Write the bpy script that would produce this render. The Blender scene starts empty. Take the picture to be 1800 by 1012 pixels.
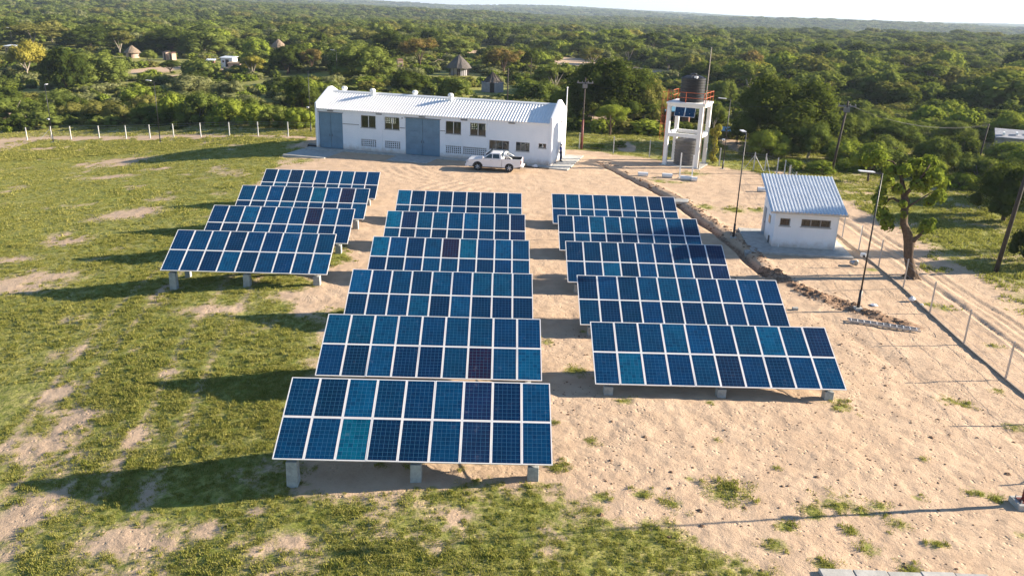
import bpy, math, random
import numpy as np
from mathutils import Matrix, Vector

SC = bpy.context.scene
COL = SC.collection
R = math.radians
random.seed(7)

# ------------------------------------------------------------------ camera, sky, sun, exposure
CAM_H = 14.75
cam_d = bpy.data.cameras.new("camera")
cam_d.sensor_width = 36.0
cam_d.lens = 1420.44 / 1800 * 36.0
cam_d.clip_start = 0.2
cam_d.clip_end = 40000
cam = bpy.data.objects.new("camera", cam_d)
COL.objects.link(cam)
cr, cu, cf = (0.999475, 0.010581, 0.030621), (-0.032397, 0.326426, 0.944667), (0.0, 0.945164, -0.326597)
cam.matrix_world = Matrix(((cr[0], cu[0], -cf[0], 0), (cr[1], cu[1], -cf[1], 0), (cr[2], cu[2], -cf[2], CAM_H), (0, 0, 0, 1)))
SC.camera = cam

SUN_EL, SUN_AZ = 20.5, 8.5          # azimuth from +x towards +y
world = bpy.data.worlds.new("World")
SC.world = world
world.use_nodes = True
wn = world.node_tree.nodes
wl = world.node_tree.links
wn.clear()
sky = wn.new("ShaderNodeTexSky")
sky.sky_type = 'NISHITA'
sky.sun_disc = False
sky.sun_elevation = R(SUN_EL)
sky.sun_rotation = R(90 - SUN_AZ)
sky.altitude = 50
sky.air_density = 1.0
sky.dust_density = 0.1
sky.ozone_density = 3.5
bg = wn.new("ShaderNodeBackground")
bg.inputs["Strength"].default_value = 0.060
wo = wn.new("ShaderNodeOutputWorld")
wl.new(sky.outputs[0], bg.inputs[0])
wl.new(bg.outputs[0], wo.inputs[0])

sun_d = bpy.data.lights.new("sun", 'SUN')
sun_d.energy = 5.0
sun_d.angle = R(0.53)
sun_d.color = (1.0, 0.87, 0.70)
sun = bpy.data.objects.new("sun", sun_d)
COL.objects.link(sun)
sv = Vector((math.cos(R(SUN_EL)) * math.cos(R(SUN_AZ)), math.cos(R(SUN_EL)) * math.sin(R(SUN_AZ)), math.sin(R(SUN_EL))))
sun.rotation_euler = sv.to_track_quat('Z', 'Y').to_euler()
sun.location = (60, 10, 60)

SC.view_settings.view_transform = 'Standard'
SC.view_settings.look = 'None'
SC.view_settings.gamma = 1
SC.view_settings.exposure = 1.68
SC.view_settings.use_curve_mapping = False
SC.render.engine = 'CYCLES'
SC.cycles.max_bounces = 6
SC.cycles.diffuse_bounces = 3
SC.cycles.glossy_bounces = 3
SC.cycles.transparent_max_bounces = 12
SC.cycles.transmission_bounces = 4
SC.cycles.volume_bounces = 0
SC.cycles.use_denoising = True
SC.cycles.sample_clamp_indirect = 8

# ------------------------------------------------------------------ small helpers
def tag(o, label=None, cat=None, group=None, kind=None):
    if label: o["label"] = label
    if cat: o["category"] = cat
    if group: o["group"] = group
    if kind: o["kind"] = kind
    return o

def empty(name, loc=(0, 0, 0), rz=0.0):
    o = bpy.data.objects.new(name, None)
    o.empty_display_size = 0.3
    o.location = loc
    o.rotation_euler = (0, 0, rz)
    COL.objects.link(o)
    return o

class MB:
    """collects simple solids, then becomes one mesh object"""
    def __init__(s):
        s.v = []; s.f = []
    def poly(s, vs, fs):
        b = len(s.v)
        s.v += [tuple(v) for v in vs]
        s.f += [tuple(b + i for i in f) for f in fs]
        return s
    def box(s, x0, x1, y0, y1, z0, z1):
        return s.poly([(x0, y0, z0), (x1, y0, z0), (x1, y1, z0), (x0, y1, z0), (x0, y0, z1), (x1, y0, z1), (x1, y1, z1), (x0, y1, z1)],
                      [(0, 3, 2, 1), (4, 5, 6, 7), (0, 1, 5, 4), (1, 2, 6, 5), (2, 3, 7, 6), (3, 0, 4, 7)])
    def tube(s, pts, r, n=8, cap=True):
        pts = [Vector(p) for p in pts]
        rs = r if isinstance(r, (list, tuple)) else [r] * len(pts)
        rings = []
        up = Vector((0, 0, 1))
        for i, p in enumerate(pts):
            a = pts[max(i - 1, 0)]; c = pts[min(i + 1, len(pts) - 1)]
            d = (c - a).normalized()
            q = up if abs(d.dot(up)) < 0.9 else Vector((1, 0, 0))
            u = d.cross(q).normalized(); w = u.cross(d).normalized()
            rings.append([p + (u * math.cos(2 * math.pi * k / n) + w * math.sin(2 * math.pi * k / n)) * rs[i] for k in range(n)])
        vs = [v for ring in rings for v in ring]
        fs = []
        for i in range(len(pts) - 1):
            for k in range(n):
                k2 = (k + 1) % n
                fs.append((i * n + k, (i + 1) * n + k, (i + 1) * n + k2, i * n + k2))
        if cap:
            fs.append(tuple(range(n)))
            fs.append(tuple((len(pts) - 1) * n + k for k in reversed(range(n))))
        return s.poly(vs, fs)
    def lathe(s, prof, n=24, c=(0, 0, 0)):
        vs = []
        for r, z in prof:
            for k in range(n):
                a = 2 * math.pi * k / n
                vs.append((c[0] + r * math.cos(a), c[1] + r * math.sin(a), c[2] + z))
        fs = []
        for i in range(len(prof) - 1):
            for k in range(n):
                k2 = (k + 1) % n
                fs.append((i * n + k, i * n + k2, (i + 1) * n + k2, (i + 1) * n + k))
        fs.append(tuple(reversed(range(n))))
        fs.append(tuple((len(prof) - 1) * n + k for k in range(n)))
        return s.poly(vs, fs)
    def extrude(s, prof, y0, y1):
        """polygon in x-z (counter-clockwise seen from -y), pushed along y"""
        n = len(prof)
        vs = [(p[0], y0, p[1]) for p in prof] + [(p[0], y1, p[1]) for p in prof]
        fs = [tuple(range(n)), tuple(n + k for k in reversed(range(n)))]
        for k in range(n):
            k2 = (k + 1) % n
            fs.append((k, n + k, n + k2, k2))
        return s.poly(vs, fs)
    def extrude_x(s, prof, x0, x1):
        n = len(prof)
        vs = [(x0, p[0], p[1]) for p in prof] + [(x1, p[0], p[1]) for p in prof]
        fs = [tuple(reversed(range(n))), tuple(n + k for k in range(n))]
        for k in range(n):
            k2 = (k + 1) % n
            fs.append((k, k2, n + k2, n + k))
        return s.poly(vs, fs)
    def mesh(s, name):
        m = bpy.data.meshes.new(name)
        m.from_pydata(s.v, [], s.f)
        m.update()
        return m
    def build(s, name, mat, parent=None, bevel=0, smooth=False, loc=None):
        m = s.mesh(name)
        m.materials.append(mat)
        if smooth:
            m.polygons.foreach_set("use_smooth", [True] * len(m.polygons))
        o = bpy.data.objects.new(name, m)
        COL.objects.link(o)
        if parent: o.parent = parent
        if loc: o.location = loc
        if bevel:
            b = o.modifiers.new("bevel", 'BEVEL'); b.width = bevel; b.segments = 2; b.limit_method = 'ANGLE'
        return o

def new_obj(name, mesh, parent=None, mat=None):
    o = bpy.data.objects.new(name, mesh)
    if mat and not mesh.materials: mesh.materials.append(mat)
    COL.objects.link(o)
    if parent: o.parent = parent
    return o

# ------------------------------------------------------------------ materials
class NT:
    def __init__(s, name):
        s.m = bpy.data.materials.new(name)
        s.m.use_nodes = True
        s.n = s.m.node_tree.nodes; s.l = s.m.node_tree.links
        s.b = s.n["Principled BSDF"]; s.out = s.n["Material Output"]
    def node(s, t, **k):
        x = s.n.new(t)
        for a, b in k.items(): setattr(x, a, b)
        return x
    def link(s, a, b): s.l.new(a, b)
    def val(s, sock, v):
        if isinstance(v, (int, float, tuple, list)): sock.default_value = v
        else: s.link(v, sock)
    def math(s, op, a, b=0.0, c=None):
        x = s.node("ShaderNodeMath", operation=op)
        s.val(x.inputs[0], a); s.val(x.inputs[1], b)
        if c is not None: s.val(x.inputs[2], c)
        return x.outputs[0]
    def mix(s, fac, a, b, blend='MIX'):
        x = s.node("ShaderNodeMix", data_type='RGBA', blend_type=blend)
        s.val(x.inputs[0], fac); s.val(x.inputs[6], a if not isinstance(a, tuple) else (*a[:3], 1)); s.val(x.inputs[7], b if not isinstance(b, tuple) else (*b[:3], 1))
        return x.outputs[2]
    def coord(s, which="Object"):
        if not hasattr(s, "_tc"): s._tc = s.node("ShaderNodeTexCoord")
        return s._tc.outputs[which]
    def noise(s, scale, detail=4, rough=0.55, vec=None, dist=0.0):
        x = s.node("ShaderNodeTexNoise")
        x.inputs["Scale"].default_value = scale; x.inputs["Detail"].default_value = detail
        x.inputs["Roughness"].default_value = rough; x.inputs["Distortion"].default_value = dist
        s.link(vec if vec is not None else s.coord(), x.inputs["Vector"])
        return x.outputs["Fac"]
    def ramp(s, fac, lo, hi):
        x = s.node("ShaderNodeMapRange", interpolation_type='SMOOTHSTEP')
        s.val(x.inputs[0], fac); x.inputs[1].default_value = lo; x.inputs[2].default_value = hi
        return x.outputs[0]
    def node_off(s, vec):
        v = s.node("ShaderNodeVectorMath", operation='ADD'); s.link(vec, v.inputs[0]); v.inputs[1].default_value = (31.7, 12.3, 5.1); return v.outputs[0]
    def attr(s, name):
        return s.node("ShaderNodeAttribute", attribute_name=name).outputs["Fac"]
    def bump(s, h, strength, dist=0.05):
        x = s.node("ShaderNodeBump"); x.inputs["Strength"].default_value = strength; x.inputs["Distance"].default_value = dist
        s.link(h, x.inputs["Height"]); s.link(x.outputs[0], s.b.inputs["Normal"])

def simple(name, col, rough=0.6, metal=0.0, var=0.12, scale=2.0, spec=0.5, bump=0.0):
    t = NT(name)
    t.b.inputs["Roughness"].default_value = rough
    t.b.inputs["Metallic"].default_value = metal
    t.b.inputs["Specular IOR Level"].default_value = spec
    n = t.noise(scale, 6, 0.65)
    dark = tuple(c * (1 - var) for c in col); light = tuple(min(1, c * (1 + var * 0.5)) for c in col)
    t.link(t.mix(t.ramp(n, 0.3, 0.7), dark, light), t.b.inputs["Base Color"])
    if bump: t.bump(t.noise(scale * 12, 4), bump, 0.02)
    return t.m

M = {}
M['wall'] = simple('painted_wall', (0.80, 0.82, 0.85), 0.75, var=0.07, scale=0.8, spec=0.2)
M['roof'] = simple('painted_roof_sheet', (0.80, 0.80, 0.79), 0.45, var=0.05, scale=0.6)
def wall_mat():
    t = NT('painted_wall_weathered')
    t.b.inputs["Roughness"].default_value = 0.75; t.b.inputs["Specular IOR Level"].default_value = 0.2
    base = t.mix(t.ramp(t.noise(0.8, 6, 0.65), 0.3, 0.7), (0.80, 0.82, 0.85), (0.86, 0.87, 0.89))
    sep = t.node("ShaderNodeSeparateXYZ"); t.link(t.coord(), sep.inputs[0])
    splash = t.math('MULTIPLY', t.ramp(t.math('ADD', sep.outputs[2], t.math('MULTIPLY', t.noise(2.2, 6, 0.7), -1.0)), 0.25, -0.55), 0.75)
    c = t.mix(splash, base, (0.50, 0.39, 0.30))
    mp = t.node("ShaderNodeMapping"); mp.inputs["Scale"].default_value = (5.0, 5.0, 0.35); t.link(t.coord(), mp.inputs[0])
    streak = t.math('MULTIPLY', t.ramp(t.noise(1.4, 5, 0.6, mp.outputs[0]), 0.58, 0.80), 0.15)
    c = t.mix(streak, c, (0.50, 0.49, 0.47))
    t.link(c, t.b.inputs["Base Color"])
    return t.m
M['wall'] = wall_mat()
M['post_concrete'] = simple('pale_post_concrete', (0.58, 0.57, 0.54), 0.8, var=0.15, scale=4)
M['zinc'] = simple('galvanised_roof_sheet', (0.70, 0.73, 0.76), 0.38, metal=0.15, var=0.08, scale=1.0)
M['door'] = simple('steel_door_paint', (0.13, 0.235, 0.33), 0.45, var=0.15, scale=1.2)
M['concrete'] = simple('concrete', (0.42, 0.41, 0.38), 0.85, var=0.22, scale=2.5, spec=0.2, bump=0.3)
M['pillar'] = simple('pillar_concrete', (0.36, 0.38, 0.37), 0.85, var=0.25, scale=5, spec=0.2, bump=0.3)
M['alu'] = simple('aluminium_frame', (0.84, 0.82, 0.80), 0.42, metal=0.25, var=0.05, scale=3)
M['steel'] = simple('galvanised_steel', (0.45, 0.46, 0.48), 0.4, metal=0.7, var=0.15, scale=4)
M['dark_steel'] = simple('dark_painted_steel', (0.022, 0.022, 0.026), 0.45, var=0.2, scale=4)
M['tank'] = simple('black_tank_plastic', (0.010, 0.010, 0.013), 0.48, var=0.25, scale=2)
M['tank_grey'] = simple('dusty_grey_tank_plastic', (0.11, 0.105, 0.10), 0.5, var=0.25, scale=2)
M['orange'] = simple('orange_railing_paint', (0.62, 0.13, 0.03), 0.5, var=0.15, scale=4)
M['white_paint'] = simple('white_gloss_paint', (0.80, 0.80, 0.78), 0.4, var=0.05, scale=2)
M['frame'] = simple('window_frame_paint', (0.30, 0.27, 0.25), 0.5, var=0.1)
M['grey_part'] = simple('grey_fitting', (0.16, 0.15, 0.15), 0.5, var=0.1)
M['red_pole'] = simple('red_primer_pole', (0.16, 0.035, 0.028), 0.6, var=0.25, scale=2)
M['wood_pole'] = simple('creosoted_wood_pole', (0.045, 0.032, 0.026), 0.8, var=0.3, scale=3)
M['thatch'] = simple('grass_thatch', (0.26, 0.20, 0.145), 0.95, var=0.35, scale=5, spec=0.1, bump=0.8)
M['shaded_thatch'] = simple('shade_painted_thatch', (0.13, 0.115, 0.105), 0.95, var=0.35, scale=5, spec=0.1, bump=0.8)  # darker copy of the thatch: shade on two hut roofs put into the colour
M['mud'] = simple('pink_mud_wall', (0.50, 0.36, 0.29), 0.9, var=0.2, scale=2, spec=0.1, bump=0.3)
M['brick'] = simple('brown_brick', (0.20, 0.11, 0.08), 0.9, var=0.3, scale=3, spec=0.1)
M['grey_wall'] = simple('grey_block_wall', (0.33, 0.31, 0.32), 0.9, var=0.2, scale=1.5, spec=0.1)
M['bark'] = simple('tree_bark', (0.12, 0.085, 0.06), 0.9, var=0.35, scale=6, spec=0.1, bump=0.8)
M['pale_bark'] = simple('pale_tree_bark', (0.40, 0.34, 0.27), 0.9, var=0.3, scale=5, spec=0.1, bump=0.6)
M['car_paint'] = simple('white_car_paint', (0.82, 0.82, 0.83), 0.22, var=0.02, scale=1)
M['car_paint'].node_tree.nodes["Principled BSDF"].inputs["Coat Weight"].default_value = 0.6
M['rubber'] = simple('tyre_rubber', (0.02, 0.02, 0.02), 0.75, var=0.2)
M['rim'] = simple('alloy_rim', (0.55, 0.55, 0.56), 0.3, metal=0.7, var=0.1)
M['black_trim'] = simple('black_plastic_trim', (0.015, 0.015, 0.017), 0.5, var=0.2)
M['tail'] = simple('red_lamp_lens', (0.35, 0.02, 0.02), 0.2, var=0.1)
M['lens'] = simple('clear_lamp_lens', (0.6, 0.62, 0.65), 0.12, var=0.1)
M['skin'] = simple('brown_skin', (0.11, 0.06, 0.04), 0.55, var=0.1)
M['shirt'] = simple('royal_blue_cloth', (0.02, 0.05, 0.28), 0.85, var=0.15, scale=6)
M['trousers'] = simple('dark_blue_work_cloth', (0.035, 0.06, 0.12), 0.85, var=0.2, scale=6)
M['hair'] = simple('black_hair', (0.012, 0.01, 0.01), 0.8)
M['curtain'] = simple('tan_curtain', (0.42, 0.27, 0.18), 0.85, var=0.2, scale=4)
M['brown_curtain'] = simple('red_brown_curtain', (0.22, 0.06, 0.05), 0.85, var=0.2, scale=4)
M['bag'] = simple('white_plastic_sack', (0.78, 0.78, 0.80), 0.4, var=0.1)
M['blue_sheet'] = simple('blue_roof_sheet', (0.12, 0.30, 0.42), 0.5, var=0.15)
M['clod'] = simple('damp_soil_clod', (0.24, 0.155, 0.10), 0.95, var=0.35, scale=5, spec=0.1)

def glass_mat():
    t = NT('window_glass')
    g = t.node("ShaderNodeBsdfGlossy"); g.inputs["Roughness"].default_value = 0.03
    g.inputs["Color"].default_value = (0.9, 0.95, 1, 1)
    tr = t.node("ShaderNodeBsdfTransparent"); tr.inputs["Color"].default_value = (0.62, 0.66, 0.66, 1)
    fr = t.node("ShaderNodeFresnel"); fr.inputs["IOR"].default_value = 1.5
    mx = t.node("ShaderNodeMixShader")
    t.link(fr.outputs[0], mx.inputs[0]); t.link(tr.outputs[0], mx.inputs[1]); t.link(g.outputs[0], mx.inputs[2])
    t.link(mx.outputs[0], t.out.inputs[0])
    return t.m
M['glass'] = glass_mat()
M['car_glass'] = simple('tinted_car_glass', (0.012, 0.03, 0.04), 0.05, var=0.0, spec=0.8)

def cell_mat():
    """photovoltaic cells: 6 x 10 squares with pale grid lines under glass; hue of each module from its object colour"""
    t = NT('photovoltaic_cells')
    sep = t.node("ShaderNodeSeparateXYZ"); t.link(t.coord("Object"), sep.inputs[0])
    oi = t.node("ShaderNodeObjectInfo")
    def grid(sock, n, size, w):
        u = t.math('MULTIPLY', t.math('ADD', sock, size / 2), n / size)
        fr = t.math('FRACT', u)
        d = t.math('MINIMUM', fr, t.math('SUBTRACT', 1.0, fr))
        g = t.ramp(d, w, w * 0.35)
        return g, t.math('FLOOR', u)
    gx, ix = grid(sep.outputs[0], 6, 0.928, 0.040)
    gy, iy = grid(sep.outputs[1], 10, 1.594, 0.040)
    line = t.math('MAXIMUM', gx, gy)
    bus, _ = grid(sep.outputs[0], 18, 0.928, 0.06)
    # each cell slightly different
    cmb = t.node("ShaderNodeCombineXYZ"); t.link(ix, cmb.inputs[0]); t.link(iy, cmb.inputs[1]); t.link(t.math('MULTIPLY', oi.outputs["Random"], 57.0), cmb.inputs[2])
    wnz = t.node("ShaderNodeTexWhiteNoise", noise_dimensions='3D'); t.link(cmb.outputs[0], wnz.inputs["Vector"])
    off = t.node("ShaderNodeCombineXYZ"); t.link(t.math('MULTIPLY', oi.outputs["Random"], 91.0), off.inputs[0]); t.link(t.math('MULTIPLY', oi.outputs["Random"], 33.0), off.inputs[2])
    va = t.node("ShaderNodeVectorMath", operation='ADD'); t.link(t.coord("Object"), va.inputs[0]); t.link(off.outputs[0], va.inputs[1])
    big = t.noise(1.3, 3, 0.6, va.outputs[0])
    base = t.mix(t.math('MULTIPLY', t.math('SUBTRACT', wnz.outputs["Value"], 0.5), 0.9), oi.outputs["Color"], (0.0, 0.012, 0.05))
    k = t.node("ShaderNodeMix", data_type='RGBA', blend_type='MULTIPLY'); k.inputs[0].default_value = 1
    v = t.math('ADD', 0.62, t.math('MULTIPLY', big, 0.8)); cc = t.node("ShaderNodeCombineColor")
    for i in range(3): t.link(v, cc.inputs[i])
    t.link(base, k.inputs[6]); t.link(cc.outputs[0], k.inputs[7])
    c1 = t.mix(t.math('MULTIPLY', bus, 0.16), k.outputs[2], (0.08, 0.22, 0.38))
    c2 = t.mix(t.math('MULTIPLY', line, 0.42), c1, (0.09, 0.26, 0.42))
    dust = t.ramp(t.noise(2.6, 8, 0.72, va.outputs[0]), 0.58, 0.85)
    c3 = t.mix(t.math('MULTIPLY', dust, 0.30), c2, (0.32, 0.30, 0.30))
    t.link(c3, t.b.inputs["Base Color"])
    t.b.inputs["Roughness"].default_value = 0.14
    t.b.inputs["IOR"].default_value = 1.45
    t.b.inputs["Specular IOR Level"].default_value = 0.32
    return t.m
M['cells'] = cell_mat()

def leaf_mat(name, col, col2):
    t = NT(name)
    oi = t.node("ShaderNodeObjectInfo")
    a = t.attr("tint")
    f = t.math('ADD', t.math('MULTIPLY', a, 0.6), t.math('MULTIPLY', oi.outputs["Random"], 0.45))
    c = t.mix(f, col, col2)
    d = t.node("ShaderNodeBsdfDiffuse"); tr = t.node("ShaderNodeBsdfTranslucent")
    t.link(c, d.inputs[0])
    t.link(t.mix(0.5, c, (0.22, 0.26, 0.03)), tr.inputs[0])
    mx = t.node("ShaderNodeMixShader"); mx.inputs[0].default_value = 0.36
    t.link(d.outputs[0], mx.inputs[1]); t.link(tr.outputs[0], mx.inputs[2])
    t.link(mx.outputs[0], t.out.inputs[0])
    return t.m
LEAF = {
    'dark': leaf_mat('dark_leaves', (0.030, 0.048, 0.010), (0.090, 0.115, 0.022)),
    'mid': leaf_mat('green_leaves', (0.092, 0.130, 0.027), (0.205, 0.234, 0.053)),
    'lime': leaf_mat('bright_leaves', (0.134, 0.192, 0.023), (0.294, 0.330, 0.053)),
    'olive': leaf_mat('olive_leaves', (0.122, 0.126, 0.032), (0.243, 0.228, 0.063)),
    'yellow': leaf_mat('yellow_leaves', (0.256, 0.228, 0.037), (0.461, 0.396, 0.079)),
    'brown': leaf_mat('brown_leaves', (0.160, 0.114, 0.040), (0.282, 0.198, 0.068)),
    'grey': leaf_mat('grey_green_leaves', (0.141, 0.162, 0.065), (0.256, 0.258, 0.110)),
}
GRASS_M = leaf_mat('grass_blades', (0.120, 0.150, 0.020), (0.46, 0.41, 0.13))
# ------------------------------------------------------------------ the land
def sstep(a, b, t):
    t = np.clip((t - a) / (b - a), 0, 1)
    return t * t * (3 - 2 * t)

def softplus(t):
    return np.where(t > 20, t, np.log1p(np.exp(np.minimum(t, 20))))

def macro(x, y):
    """large-scale lie of the land in metres (x right, y away from the camera)"""
    x = np.asarray(x, float); y = np.asarray(y, float)
    x0 = np.interp(y, [12, 18, 25, 42, 60, 87, 120, 400], [-1.5, -2.5, -5, -15, -19, -23.5, -30, -60])
    s = 0.12 * 3.0 * softplus((x0 - x) / 3.0)
    s = 7.0 * np.tanh(s / 7.0)
    back = sstep(120, 320, y)
    z = -s * (1 - 0.75 * back)
    z = z + 0.2 * np.exp(-((x - 7) ** 2 / 160 + (y - 28) ** 2 / 60))
    r = np.hypot(x, y); az = np.arctan2(x, np.maximum(y, 1e-3))
    z = z + sstep(150, 600, r) * (2.2 * np.sin(x / 170.0 + 1.3) * np.cos(y / 230.0) - 1.5)
    z = z + sstep(350, 900, r) * sstep(5200, 3000, r) * (4.2 * np.sin(x / 310.0 + y / 520.0 + .8) + 3.4 * np.sin(y / 190.0 - x / 260.0) + 1.8 * np.sin(x / 95.0 + y / 140.0) - 1.5)
    left = sstep(0.05, -0.55, az)
    z = z + left * (sstep(400, 2200, r) * 14 + sstep(1800, 4200, r) * 62 * left)
    z = z + sstep(2200, 4200, r) * (17 + 9 * np.sin(az * 9 + .6) + 5 * np.sin(az * 23)) * sstep(0.34, -0.1, az)
    z = z + sstep(3000, 6000, r) * (6 + 3 * np.sin(az * 13) + 2 * np.sin(az * 37 + 1))
    return z

def vnoise(x, y, scale, seed=0):
    """smooth value noise 0..1"""
    x = np.asarray(x, float) / scale + seed * 17.31; y = np.asarray(y, float) / scale - seed * 9.77
    ix = np.floor(x); iy = np.floor(y); fx = x - ix; fy = y - iy
    fx = fx * fx * (3 - 2 * fx); fy = fy * fy * (3 - 2 * fy)
    def h(a, b):
        n = np.sin(a * 127.1 + b * 311.7 + seed * 74.7) * 43758.5453
        return n - np.floor(n)
    return (h(ix, iy) * (1 - fx) + h(ix + 1, iy) * fx) * (1 - fy) + (h(ix, iy + 1) * (1 - fx) + h(ix + 1, iy + 1) * fx) * fy

def fbm(x, y, scale, seed=0, oct=3):
    s = 0; a = 1; t = 0
    for k in range(oct):
        s = s + a * vnoise(x, y, scale / 2 ** k, seed + k * 3); t += a; a *= 0.55
    return s / t

def seg_dist(x, y, pts):
    """distance to a polyline and which side (positive = right of its direction)"""
    best = np.full(np.shape(x), 1e9); side = np.zeros(np.shape(x)); along = np.zeros(np.shape(x)); acc = 0
    for (ax, ay), (bx, by) in zip(pts[:-1], pts[1:]):
        dx, dy = bx - ax, by - ay; L = math.hypot(dx, dy)
        t = np.clip(((x - ax) * dx + (y - ay) * dy) / (L * L), 0, 1)
        d = np.hypot(x - ax - t * dx, y - ay - t * dy)
        c = ((x - ax) * dy - (y - ay) * dx) / L
        m = d < best
        best = np.where(m, d, best); side = np.where(m, np.sign(c), side); along = np.where(m, acc + t * L, along); acc += L
    return best, side, along

def poly_sd(x, y, pts):
    """signed distance, positive inside"""
    inside = np.zeros(np.shape(x), bool)
    n = len(pts)
    for i in range(n):
        (x1, y1), (x2, y2) = pts[i], pts[(i + 1) % n]
        c = ((y1 > y) != (y2 > y)) & (x < (x2 - x1) * (y - y1) / (y2 - y1 + 1e-12) + x1)
        inside ^= c
    d, _, _ = seg_dist(x, y, list(pts) + [pts[0]])
    return np.where(inside, d, -d)

LAWN = [(-75, 106), (-62.0, 107.6), (-49.54, 103.4), (-41.76, 101.0), (-32.87, 97.9), (-23.6, 93.6), (-23.12, 86.8), (-22.89, 79.34), (-23.37, 75.24), (-22.64, 67.87), (-15.89, 64.08), (-16.02, 57.59), (-11.51, 50.29), (-9.93, 47.87), (-11.23, 44.42), (-11.54, 40.59), (-10.71, 38.54), (-8.43, 37.39), (-7.82, 32.13), (-7.02, 24.92), (-5.49, 23.0), (-3.25, 22.7), (-0.55, 22.6), (1.14, 22.4), (1.98, 21.32), (3.32, 20.66), (4.97, 20.31), (6.72, 19.6), (6.95, 16), (-5.91, 11), (-18.48, 10), (-60, 20), (-90, 60)]
BARE = [(-28.83, 45.95, 2.83, 1.25), (-29.02, 44.0, 2.36, 1.0), (-30.47, 60.91, 2.42, 1.6), (-43.26, 86.75, 3.64, 2.6), (-58.98, 100.14, 2.74, 1.3), (-29.44, 61.5, 1.62, 1.2), (-19.08, 30.83, 0.67, .9), (-18.17, 26.51, 1.17, 1.0), (-15.44, 22.51, 1.21, 0.75), (-17.16, 28.77, 1.0, 0.6), (-11.94, 20.75, 1.11, 0.79), (-10.54, 20.35, 1.26, 1.22), (-14.03, 26.95, 0.7, 0.55), (-31.06, 54.04, 1.44, 1.2), (-15.81, 38.88, 1.84, 0.6), (-10.93, 40.6, 1.82, 1.0), (-5.43, 23.1, 1.52, 0.47), (-3.2, 23.32, 1.9, 0.41), (-3.49, 21.48, 0.53, 0.42), (-7.86, 21.75, 0.37, 0.25), (-9.05, 21.01, 0.55, 0.43), (-32.89, 55.89, 1.0, 0.9), (-11.23, 44.42, 1.31, 1.0), (-22.66, 38.87, 0.83, 0.7), (-14.77, 31.97, 0.53, 0.36), (-9.5, 42.47, 1.26, 1.7), (-40, 78, 2.5, 1), (-36, 80.5, 1.6, .7), (-33.5, 50.5, 2.2, .8), (-6.2, 20.2, .5, .3), (-1.5, 21.2, .45, .3)]
WEEDS = [(7.24, 22.73, .62), (5.26, 22.02, .3), (10.59, 22.3, .45), (11.2, 22.0, .3), (4.42, 22.44, .3), (13.18, 29.03, .35), (3.04, 25.71, .2), (4.65, 28.86, .3), (18.17, 30.11, .35), (18.6, 29.9, .25), (15.67, 23.26, .28), (16.1, 23.0, .28), (10.55, 20.99, .22), (12.19, 21.36, .3), (7.93, 20.05, .3), (9.15, 19.23, .3), (10.78, 20.06, .28), (1.74, 24.0, .3), (1.55, 27.1, .22), (2.81, 31.77, .45), (11.57, 19.23, .25), (15.77, 21.01, .2), (17.49, 78.79, 1.1), (13.45, 74.54, .9), (14.6, 74.2, .8), (15.44, 64.11, .9), (17.57, 63.43, 1.0), (19.47, 63.69, .8), (26.82, 48.75, .5), (23.73, 41.79, .5), (23.2, 42.3, .35), (23.38, 36.36, .3), (20.81, 31.27, .22), (19.57, 28.07, .3), (20.1, 27.9, .25), (1.68, 34.98, .3), (22.5, 48.39, .4), (9.7, 21.8, .35), (11.84, 22.22, .3), (12.9, 20.4, .25), (8.6, 21.0, .25), (13.4, 22.8, .15), (6.1, 23.4, .15), (9.2, 24.3, .12), (1.5, 20.9, .5), (2.6, 21.4, .35), (-21.5, 80, 1.2), (3.0, 22.2, .3), (14.8, 25.2, .12), (7.6, 26.0, .1), (13.4, 29.6, .25), (8.0, 29.0, .2), (3.5, 36.5, .2)]
CLEAR_SAND = [(-95.6, 219.3, 5, 9), (-76.6, 216.7, 6, 8), (-82.1, 198.8, 3.9, 6.0), (12.2, 117.2, 3.9, 6.8), (22.3, 119.1, 2.2, 4.8), (26.2, 98.1, 1.3, 8.0), (-6.8, 301.9, 11.3, 35.4), (-23.0, 236.8, 2.1, 10.8), (-0.3, 195.9, 4.1, 7.2), (-70.5, 133.1, 21.2, 5), (12.7, 94.1, 1.2, 3.5), (11.6, 255.5, 10.3, 28), (23.6, 235.2, 9.5, 19.2), (32.5, 219.4, 8.9, 11.6), (41.1, 209.6, 5.1, 6.2)]
CLEAR_GRASS = [(-215.3, 536.3, 20.5, 70.7), (-16.2, 211.7, 4.7, 12.9), (-5.3, 149.9, 5.4, 9.8), (-48.3, 136.5, 8.4, 6), (-54.4, 171.5, 9, 20.8), (-119.9, 195.4, 5.8, 13.1), (13.7, 102.2, 6.9, 12.1), (33.6, 70.2, 5.1, 7.5), (36, 62.0, 4.2, 14), (-75.8, 257.6, 11.2, 22.1), (10.5, 172.9, 3.9, 7.0), (-22.8, 219.5, 2.4, 19.1), (-53.5, 107.4, 29.8, 8), (2.3, 184.0, 4.1, 13.1)]
FENCE_L = [(-65.86, 108.6), (-62.38, 108.4), (-59.18, 107.3), (-54.64, 105.85), (-50.35, 104.3), (-46.72, 103.1), (-43.27, 102.1), (-39.32, 100.8), (-35.2, 99.3), (-31.12, 97.58), (-26.97, 95.7), (-23.25, 94.03)]
FENCE_R = [(21.3, 20.5), (21.45, 24.5), (21.6, 28.5), (21.76, 32.43), (22.02, 36.45), (22.45, 40.8), (22.77, 44.74), (23.1, 48.95), (23.3, 52.65), (23.44, 55.97), (23.6, 58.9), (23.8, 62.5), (24.1, 66.5), (24.6, 70.5), (25.3, 74.5)]
FENCE_B = [(7.06, 91.37), (10.66, 89.02), (14.34, 87.19), (17.93, 85.3), (21.0, 83.36), (24.0, 81.38), (24.91, 80.6), (25.5, 78.6)]
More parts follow.
